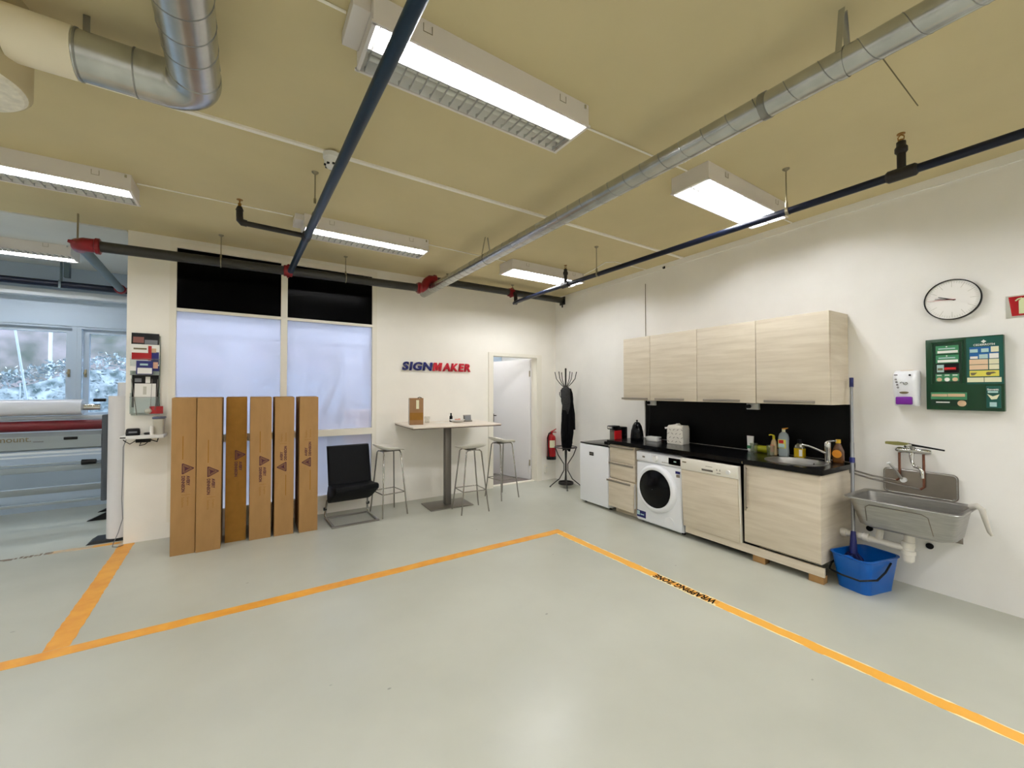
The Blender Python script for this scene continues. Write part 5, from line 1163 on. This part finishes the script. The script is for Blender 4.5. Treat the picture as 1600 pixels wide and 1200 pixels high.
# ------------------------------------------------------------------ coat stand corner
t = T('coat_stand', 'black metal coat stand with curved hooks in the corner', 'coat stand', (4.20, 4.86, 0))
G().cyl((0, 0, 0.05), (0, 0, 1.84), 0.013, seg=14).lathe([(0.013, 1.83), (0.016, 1.84), (0.010, 1.855), (0.003, 1.86)], seg=14).build('stem', M_DARKIRON, t)
g = G()
for k in range(6):
    a = k*pi/3 + 0.2; c, s = cos(a), sin(a)
    G().tube([(0.012*c, 0.012*s, 1.50), (0.03*c, 0.03*s, 1.56), (0.10*c, 0.10*s, 1.63), (0.145*c, 0.145*s, 1.69), (0.168*c, 0.168*s, 1.79)], 0.006, 8).lathe([(0.004, 1.785), (0.009, 1.793), (0.004, 1.80)], (0.168*c, 0.168*s, 0), 10).build('hook', M_DARKIRON, t)
for k in range(3):
    a = k*2*pi/3 + 0.0; c, s = cos(a), sin(a)
    G().tube([(0.012*c, 0.012*s, 1.42), (0.04*c, 0.04*s, 1.39), (0.08*c, 0.08*s, 1.40), (0.10*c, 0.10*s, 1.44), (0.10*c, 0.10*s, 1.485)], 0.006, 8).build('lower_hook', M_DARKIRON, t)
ringp = [(0.17*cos(2*pi*k/32), 0.17*sin(2*pi*k/32), 0.625) for k in range(33)]
g = G().tube(ringp, 0.007, 8)
for k in range(4):
    a = k*pi/2 + 0.5; g.tube([(0.013*cos(a), 0.013*sin(a), 0.625), (0.17*cos(a), 0.17*sin(a), 0.625)], 0.005, 6)
g.build('umbrella_ring', M_DARKIRON, t)
for k in range(4):
    a = k*pi/2 + 0.95; c, s = cos(a), sin(a)
    G().tube([(0.165*c, 0.165*s, 0.62), (0.12*c, 0.12*s, 0.50), (0.03*c, 0.03*s, 0.36), (0.03*c, 0.03*s, 0.26), (0.10*c, 0.10*s, 0.13), (0.20*c, 0.20*s, 0.05), (0.245*c, 0.245*s, 0.008)], 0.0075, 8).lathe([(0.012, 0.0), (0.014, 0.006), (0.006, 0.014)], (0.245*c, 0.245*s, 0), 12).build('leg', M_DARKIRON, t)
G().lathe([(0.10, 0.055), (0.115, 0.05), (0.12, 0.06), (0.115, 0.085), (0.105, 0.085), (0.10, 0.062), (0.003, 0.058)], seg=32, cap=False).build('drip_tray', M_DARKIRON, t)
t = T('black_coat', 'long black coat hanging on the coat stand', 'coat', (4.165, 4.79, 0))
g = G(); rings = []
for z, w, d, ox in ((0.60, 0.070, 0.05, 0.0), (0.68, 0.092, 0.06, 0.0), (0.85, 0.10, 0.065, 0.0), (1.0, 0.10, 0.065, 0.0), (1.15, 0.095, 0.065, 0.005), (1.28, 0.09, 0.065, 0.01), (1.38, 0.08, 0.06, 0.02), (1.46, 0.065, 0.05, 0.03), (1.54, 0.035, 0.03, 0.035)):
    ring = []
    for k in range(36):
        a = 2*pi*k/36; f = 1 + 0.13*sin(5*a + z*4) + 0.08*sin(9*a - z*7)
        ring.append((ox + w*f*cos(a), d*f*sin(a), z - 0.03*sin(3*a)*(1 if z < 0.7 else 0)))
    rings.append(ring)
g.loft(rings).build('coat_body', M_CLOTH, t, ang=70)
G().tube([(-0.06, -0.02, 1.36), (-0.085, -0.035, 1.15), (-0.09, -0.04, 0.92), (-0.085, -0.035, 0.74)], [0.035, 0.042, 0.040, 0.034], 14).build('sleeve', M_CLOTH, t)
G().tube([(0.08, -0.01, 1.34), (0.10, -0.02, 1.15), (0.115, -0.02, 0.90)], [0.03, 0.034, 0.03], 12).build('sleeve', M_CLOTH, t)
t = T('grey_hood', 'charcoal grey hooded top hung over the black coat', 'hooded top', (4.09, 4.74, 1.42))
g = G(); rings = []
for z, w, d, ox in ((-0.27, 0.03, 0.02, 0.03), (-0.20, 0.06, 0.035, 0.02), (-0.08, 0.075, 0.05, 0.01), (0.02, 0.085, 0.06, 0.0), (0.09, 0.08, 0.06, 0.0), (0.13, 0.055, 0.045, 0.01), (0.145, 0.02, 0.02, 0.02)):
    ring = []
    for k in range(28):
        a = 2*pi*k/28; f = 1 + 0.12*sin(4*a + z*20); ring.append((ox + w*f*cos(a), d*f*sin(a) - 0.0, z))
    rings.append(ring)
g.loft(rings).build('hood_body', M_CLOTHG, t, ang=70)
t = T('fire_extinguisher', 'red fire extinguisher on the back wall beside the coat stand', 'fire extinguisher', (4.30, 5.345, 0.36))
G().lathe([(0.068, 0.0), (0.074, 0.01), (0.074, 0.35), (0.065, 0.385), (0.03, 0.41), (0.026, 0.425)], seg=32).build('cylinder_body', M_EXTRED, t)
G().lathe([(0.079, 0.0), (0.080, 0.005), (0.080, 0.045), (0.076, 0.05)], seg=32, cap=False).lathe([(0.003, -0.002), (0.079, -0.002), (0.079, 0.002)], seg=32, cap=False).build('base_ring', M_BLACK, t)
G().cyl((0, 0, 0.42), (0, 0, 0.46), 0.022, seg=16).tube([(-0.01, -0.0, 0.455), (0.04, -0.02, 0.48), (0.08, -0.03, 0.505)], [0.012, 0.010, 0.007], 10).tube([(0, 0, 0.445), (0.05, -0.02, 0.45), (0.08, -0.03, 0.445)], 0.008, 10).build('valve_head', M_EXTRED, t)
G().tube([(-0.02, -0.01, 0.445), (-0.07, -0.03, 0.44), (-0.098, -0.03, 0.38), (-0.10, -0.03, 0.22), (-0.09, -0.035, 0.08), (-0.075, -0.04, 0.03)], 0.010, 10).build('hose', M_BLACK, t)
g = G()
a0, a1 = -150, -75
g.loft([[(0.0752*cos(radians(a)), 0.0752*sin(radians(a)), z) for a in range(a0, a1 + 1, 5)] for z in (0.20, 0.32)], closed=False, cap0=False, cap1=False); g.build('label_panel', M_CREAM, t)
G().box(0.0, 0.05, 0.07, 0.0945, 0.20, 0.26).build('wall_hook', M_DARKIRON, t)
t = T('wall_outlet_box', 'small cream outlet box low on the back wall under the extinguisher', 'socket', (4.245, YB, 0.12))
G().box(-0.022, 0.022, -0.03, -0.0005, 0, 0.13, 0.004).build('outlet_body', M_FRAME, t)
G().cyl((0, -0.0305, 0.09), (0, -0.032, 0.09), 0.012, seg=14).build('outlet_face', M_WHITE, t)

# ------------------------------------------------------------------ brochure pillar
t = T('brochure_rack', 'clear acrylic brochure rack fixed to the cream pillar', 'brochure rack', (-0.84, YB, 1.26))
M_ACRY = thin_glass('clear_acrylic', (235, 240, 240), 0.10)
g = G(); g.box(-0.105, 0.115, -0.006, -0.001, 0.0, 0.80)
for z in (0.02, 0.40):
    g.box(-0.105, 0.115, -0.055, -0.051, z, z + 0.16); g.box(-0.105, 0.115, -0.055, -0.006, z - 0.004, z)
    for x in (-0.105, 0.112): g.box(x, x + 0.003, -0.055, -0.006, z, z + 0.2)
g.build('acrylic_body', M_ACRY, t, smooth=False)
for a_, b_, r_ in [((-0.108, -0.05, z), (0.118, -0.057, z), 0.002) for z in (0.18, 0.40, 0.56)] + [((-0.095, -0.058, 0.36), (-0.05, -0.058, 0.0), 0.003), ((0.105, -0.058, 0.36), (0.085, -0.058, 0.05), 0.003), ((0.06, -0.06, 0.36), (0.05, -0.06, 0.06), 0.002)]:
    G().tube([a_, b_], r_, 6).build('wire', M_STEELPOLE, t)
def leaflet(name, label, x0, x1, y, z0, z1, m, tilt=0.03):
    t = T(name, label, 'brochure', ((x0 + x1)/2, y, z0), 0, 'brochures in the wall rack'); w = (x1 - x0)/2; h = z1 - z0
    G().prism([(-0.004, 0.0), (0.0, 0.0), (tilt, h), (tilt - 0.004, h)], 'x', -w, w).build('cover', m, t, smooth=False)
    def f(nm, u0, u1, v0, v1, m_, d=0.001):
        y0_ = -0.004 - d + tilt*v0*0; g = G()
        a = [(w*(2*u - 1), -0.004 - d + tilt*v, h*v) for u, v in ((u0, v0), (u1, v0), (u1, v1), (u0, v1))]
        b = [(p[0], p[1] + d*0.9, p[2]) for p in a]
        g.loft([b, a]); return g.build(nm, m_, t, smooth=False)
    return f
f = leaflet('brochure', 'black brochure at the top of the rack', -0.945, -0.737, 5.408, 1.86, 2.08, M_BLACK, 0.02)
f('photo', 0.06, 0.45, 0.55, 0.82, mat('dusky_skin_photo', (134, 84, 76), 0.6)); f('photo', 0.48, 0.95, 0.5, 0.7, M_OFFGREY)
f = leaflet('brochure', 'red and white brochure with a person in the rack', -0.945, -0.727, 5.388, 1.70, 1.965, M_PAPER, 0.006)
f('red_block', 0.04, 0.68, 0.42, 0.68, M_EXTRED); f('title_band', 0.10, 0.55, 0.80, 0.86, M_SEAM); f('red_block', 0.60, 0.72, 0.40, 0.95, M_EXTRED, 0.0014)
f('photo', 0.70, 0.98, 0.25, 0.72, M_NAVY); f('photo', 0.72, 0.88, 0.70, 0.86, M_BEIGE, 0.0016); f('photo', 0.2, 0.95, 0.10, 0.34, mat('hands_photo', (206, 160, 138), 0.6), 0.0018); f('photo', 0.75, 1.0, 0.0, 0.2, M_NAVY)
f = leaflet('brochure', 'blue leaflet with a white lower half in the rack', -0.90, -0.775, 5.374, 1.665, 1.80, M_NAVY, 0.01)
f('white_block', 0.08, 0.95, 0.05, 0.48, M_PAPER); f('title_band', 0.22, 0.70, 0.66, 0.80, M_PALEBLUE)
f = leaflet('brochure', 'dark brochure half hidden behind the lower white sheet', -0.935, -0.735, 5.412, 1.34, 1.66, M_BLACK, 0.01)
f('photo', 0.1, 0.35, 0.78, 0.9, M_OFFGREY); f('photo', 0.5, 0.68, 0.75, 0.95, M_PAPER)
f = leaflet('brochure', 'large white sheet in the lower pocket of the rack', -0.915, -0.755, 5.396, 1.285, 1.575, M_PAPER, 0.02)
f('grey_print', 0.40, 0.56, 0.62, 0.90, M_GREYSIGN)
t = T('wall_shelf', 'small white wall shelf on the pillar below the brochures', 'shelf', (-0.825, YB, 1.04))
G().box(-0.16, 0.16, -0.22, -0.001, 0.0, 0.032, 0.002).build('shelf_board', M_WHITE, t)
G().box(-0.155, -0.115, -0.2215, -0.2195, 0.012, 0.022).build('shelf_slot', M_BLACK, t)
t = T('card_reader', 'black card terminal lying on the small white shelf', 'card reader', (-0.905, YB - 0.12, 1.0725), radians(8))
G().loft([rrect(0, 0, 0.10, 0.13, 0.015, 0.0), rrect(0, 0, 0.105, 0.135, 0.015, 0.02), rrect(0, 0.01, 0.10, 0.11, 0.015, 0.055), rrect(0, 0.015, 0.085, 0.09, 0.015, 0.062)]).build('reader_body', M_BLACK, t)
G().box(-0.03, 0.03, -0.066, -0.0645, 0.025, 0.04).build('screen', M_OFFGREY, t)
G().lathe([(0.030, 0.0), (0.038, 0.004), (0.040, 0.012), (0.034, 0.018), (0.028, 0.012), (0.028, 0.0)], seg=24, cap=False).build('tape_roll', M_DARKIRON, loc=(-0.79, YB - 0.11, 1.0725), label='small dark tape roll beside the card terminal', cat='tape roll')
t = T('clear_tub', 'clear plastic tub with a blue lid on the small white shelf', 'tub', (-0.715, YB - 0.10, 1.0725))
G().loft([rrect(0, 0, 0.075, 0.09, 0.012, 0.0), rrect(0, 0, 0.085, 0.10, 0.012, 0.15)]).build('tub_wall', mat('milky_plastic', (196, 192, 176), 0.3), t)
G().box(-0.047, 0.047, -0.055, 0.055, 0.151, 0.172, 0.004).build('lid', mat('grey_blue_lid', (84, 90, 116), 0.4), t)
G().cyl((-0.045, -0.065, 0.0), (-0.045, -0.065, 0.085), 0.016, seg=16).build('white_stick', M_PAPER, t)
t = T('red_card', 'red card in front of the white sheet above the shelf', 'card', (-0.745, YB - 0.05, 1.272))
G().box(-0.052, 0.052, -0.006, 0.0, 0.0, 0.075).build('card_sheet', M_EXTRED, t, smooth=False)
G().lathe([(0.004, -0.03), (0.020, -0.02), (0.027, 0.0), (0.020, 0.02), (0.004, 0.03)], (-0.06, -0.025, 0.03), 18, 'x').build('grey_knob', M_GREYSIGN, t)
t = T('black_adapter', 'black power adapter with cables hanging under the white shelf', 'adapter', (-0.83, YB - 0.08, 0.965))
G().box(-0.06, 0.05, -0.03, 0.03, 0.03, 0.07, 0.006).build('adapter_body', M_BLACK, t)
g = G(); g.tube([(-0.06, 0, 0.05), (-0.10, -0.02, 0.02), (-0.13, -0.05, 0.05), (-0.14, -0.07, 0.068)], 0.004, 8); g.tube([(0.05, 0, 0.05), (0.10, -0.01, 0.03), (0.11, -0.03, 0.066)], 0.005, 8); g.tube([(-0.02, -0.02, 0.03), (-0.03, -0.03, 0.0), (0.01, -0.03, 0.01), (0.03, -0.02, 0.03)], 0.004, 8)
g.build('cable', M_BLACK, t)
G().tube([(-0.965, YB - 0.05, 1.03), (-0.992, YB - 0.02, 0.95), (-0.995, YB + 0.0, 0.7), (-1.0, YB, 0.45), (-0.99, YB - 0.005, 0.25), (-1.02, YB - 0.01, 0.12), (-1.05, YB - 0.02, 0.03), (-1.05, YB - 0.06, 0.006), (-1.01, YB - 0.09, 0.006), (-0.975, YB - 0.05, 0.006)], 0.0035, 8).build('shelf_cable', M_OFFGREY, label='thin dark cable dropping from the shelf to the floor at the pillar corner', cat='cable')

# ------------------------------------------------------------------ neighbouring room
def film_roll(label, x, y, h, r):
    t = T('film_roll', label, 'film roll', (x, y, 0.03), 0, 'upright rolls behind the pillar')
    G().lathe([(r, 0.0), (r, h), (r*0.55, h), (r*0.55, h - 0.03), (0.003, h - 0.03)], seg=32).build('roll_body', M_ROLLWHITE, t)
    return t
film_roll('upright white film roll standing left of the pillar on a black foot', -1.065, 5.66, 1.42, 0.085)
film_roll('taller pale roll half hidden behind the pillar', -1.06, 5.90, 1.56, 0.07)
G().loft([[(-0.19, -0.10, 0.0), (0.10, -0.10, 0.0), (0.10, 0.14, 0.0), (-0.19, 0.14, 0.0)], [(-0.15, -0.08, 0.028), (0.08, -0.08, 0.028), (0.08, 0.12, 0.028), (-0.15, 0.12, 0.028)]]).build('roll_foot', M_BLACK, loc=(-1.09, 5.68, 0), smooth=False, label='black wedge foot under the white film roll', cat='stand')
t = T('laminator', 'wide grey flatbed laminating machine with a maroon roller in the neighbouring room', 'laminator', (-2.5, 6.25, 0))
XE = 1.19
G().cyl((-1.2, 0.05, 1.325), (1.02, 0.05, 1.325), 0.085, seg=36).build('film_supply_roll', M_FILM, t)
G().cyl((1.02, 0.05, 1.325), (1.16, 0.05, 1.325), 0.035, seg=24).build('chrome_core', M_CHROME, t)
G().cyl((1.10, 0.05, 1.40), (1.20, 0.05, 1.40), 0.018, seg=12).build('core_knob', M_BLACK, t)
G().cyl((-1.2, 0.0, 1.135), (XE, 0.0, 1.135), 0.054, seg=30).build('silicone_roller', M_MAROON, t)
G().box(-1.2, XE, 0.08, 0.12, 1.19, 1.235, 0.004).build('guide_rail', M_LAMIL, t)
G().prism([(-0.06, 0.90), (-0.02, 0.88), (0.10, 0.88), (0.10, 1.06), (-0.02, 1.07), (-0.07, 1.03)], 'x', -1.2, XE).build('front_cover', M_LAMI, t)
G().box(0.905, 1.01, -0.076, -0.06, 0.985, 1.015, 0.006).build('grip_slot', M_BLACK, t)
text('machine_lettering', 'easymount.', M_SEAM, t, (0.30, -0.071, 0.964), width=0.375, height=0.062, depth=0.0015, M=Matrix.Rotation(radians(0), 4, 'X'))
G().box(0.69, 0.76, -0.0715, -0.066, 0.972, 0.984).build('model_strip', M_OFFGREY, t)
G().box(-1.2, XE, -0.04, 0.0, 0.845, 0.870, 0.003).box(-1.2, XE, -0.035, -0.01, 0.81, 0.825, 0.003).build('lower_rail', M_LAMIL, t)
G().box(-1.2, XE, 0.0, 0.05, 0.65, 0.715, 0.006).box(-1.2, XE, -0.02, 0.02, 0.725, 0.745, 0.004).build('cross_beam', M_DUSTYBLUE, t)
G().box(-1.2, XE, 0.25, 0.30, 0.38, 0.45, 0.006).box(-1.2, XE, 0.30, 0.34, 0.25, 0.275).build('back_beam', M_LAMI, t)
G().cyl((1.04, -0.05, 0.735), (1.15, -0.05, 0.735), 0.030, 0.026, 20).build('brake_knob', M_BLACK, t)
G().box(XE, XE + 0.05, -0.06, 0.20, 0.30, 1.24, 0.01).build('side_housing', mat('dark_housing', (70, 76, 82), 0.5), t)
for y in (0.38, 0.80):
    G().prism([(XE - 0.20, 0.0), (XE + 0.10, 0.0), (XE + 0.10, 0.06), (XE, 0.10)], 'y', y - 0.03, y + 0.03).build('foot', M_BLACK, t)
    G().box(XE + 0.0, XE + 0.08, y - 0.03, y + 0.03, 0.09 if y > .5 else 0.09, 0.30, 0.004).build('leg', M_OFFGREY, t)
    G().box(XE + 0.0, XE + 0.08, 0.20, y + 0.03, 0.30, 0.36).build('leg_brace', M_OFFGREY, t)
G().box(-1.2, -1.1, 0.0, 0.1, 0.0, 0.88).build('leg', M_OFFGREY, t)
# office seen through the frosted panes
t = T('office_chair', 'grey office chair seen through the frosted pane above the black chair', 'chair', (1.02, 6.20, 0), radians(30))
G().box(-0.24, 0.24, -0.24, 0.24, 0.95, 1.03, 0.03).build('seat', M_OFFGREY, t)
G().tube([(-0.10, 0.1, 1.0), (-0.02, 0.12, 1.22), (0.10, 0.12, 1.48), (0.16, 0.12, 1.56)], [0.05, 0.05, 0.045, 0.03], 12).build('armrest', M_OFFGREY, t)
G().tube([(0.12, 0.0, 1.02), (0.14, 0.0, 1.18), (0.24, 0.0, 1.40)], [0.045, 0.045, 0.03], 12).build('armrest', M_OFFGREY, t)
G().cyl((0, 0, 0.0), (0, 0, 0.95), 0.04, seg=14).build('stem', M_OFFGREY, t)
t = T('office_desk', 'tan desk with a panel seen through the frosted pane', 'desk', (1.55, 6.6, 0))
G().box(-0.22, 0.55, -0.3, 0.3, 0.70, 1.20).build('desk_panel', M_OFFTAN, t, smooth=False)
G().box(-0.22, 0.55, -0.3, 0.3, 0.0, 0.69).build('desk_body', M_OFFGREY, t, smooth=False)
G().box(-0.75, 0.90, -0.25, 0.25, 0.0, 1.34).build('office_counter', M_OFFGREY, loc=(0.3, 7.1, 0), smooth=False, label='low grey counter under the office windows seen through the frosted panes', cat='counter') if False else None

# ------------------------------------------------------------------ daylight, camera, colour management
w = bpy.data.worlds.new('overcast_sky'); SC.world = w; w.use_nodes = True
bg = w.node_tree.nodes['Background']; bg.inputs['Color'].default_value = (0.60, 0.79, 1.0, 1); bg.inputs['Strength'].default_value = 6.5

cam = bpy.data.cameras.new('camera'); co = bpy.data.objects.new('camera', cam); COL.objects.link(co); SC.camera = co
VX, VY, PC = (1766.0, 611.0), (383.0, 611.0), (800.0, 600.0)
FPX = math.sqrt(-((VX[0]-PC[0])*(VY[0]-PC[0]) + (VX[1]-PC[1])*(VY[1]-PC[1])))
ex = Vector((VX[0]-PC[0], -(VX[1]-PC[1]), -FPX)).normalized(); ey = Vector((VY[0]-PC[0], -(VY[1]-PC[1]), -FPX)).normalized(); ez = ex.cross(ey)
M3 = Matrix((ex, ey, ez))
co.matrix_world = Matrix.Translation((0, 0, 1.5)) @ M3.to_4x4()
cam.sensor_fit = 'HORIZONTAL'; cam.sensor_width = 36.0; cam.lens = FPX/1600*36.0; cam.clip_start = 0.02; cam.clip_end = 200
SC.view_settings.view_transform = 'Standard'; SC.view_settings.look = 'None'; SC.view_settings.exposure = 0.0; SC.view_settings.gamma = 1.0
SC.view_settings.use_curve_mapping = False
SC.cycles.max_bounces = 10; SC.cycles.diffuse_bounces = 6; SC.cycles.transparent_max_bounces = 16
SC.cycles.use_denoising = True
SC.cycles.sample_clamp_indirect = 6.0
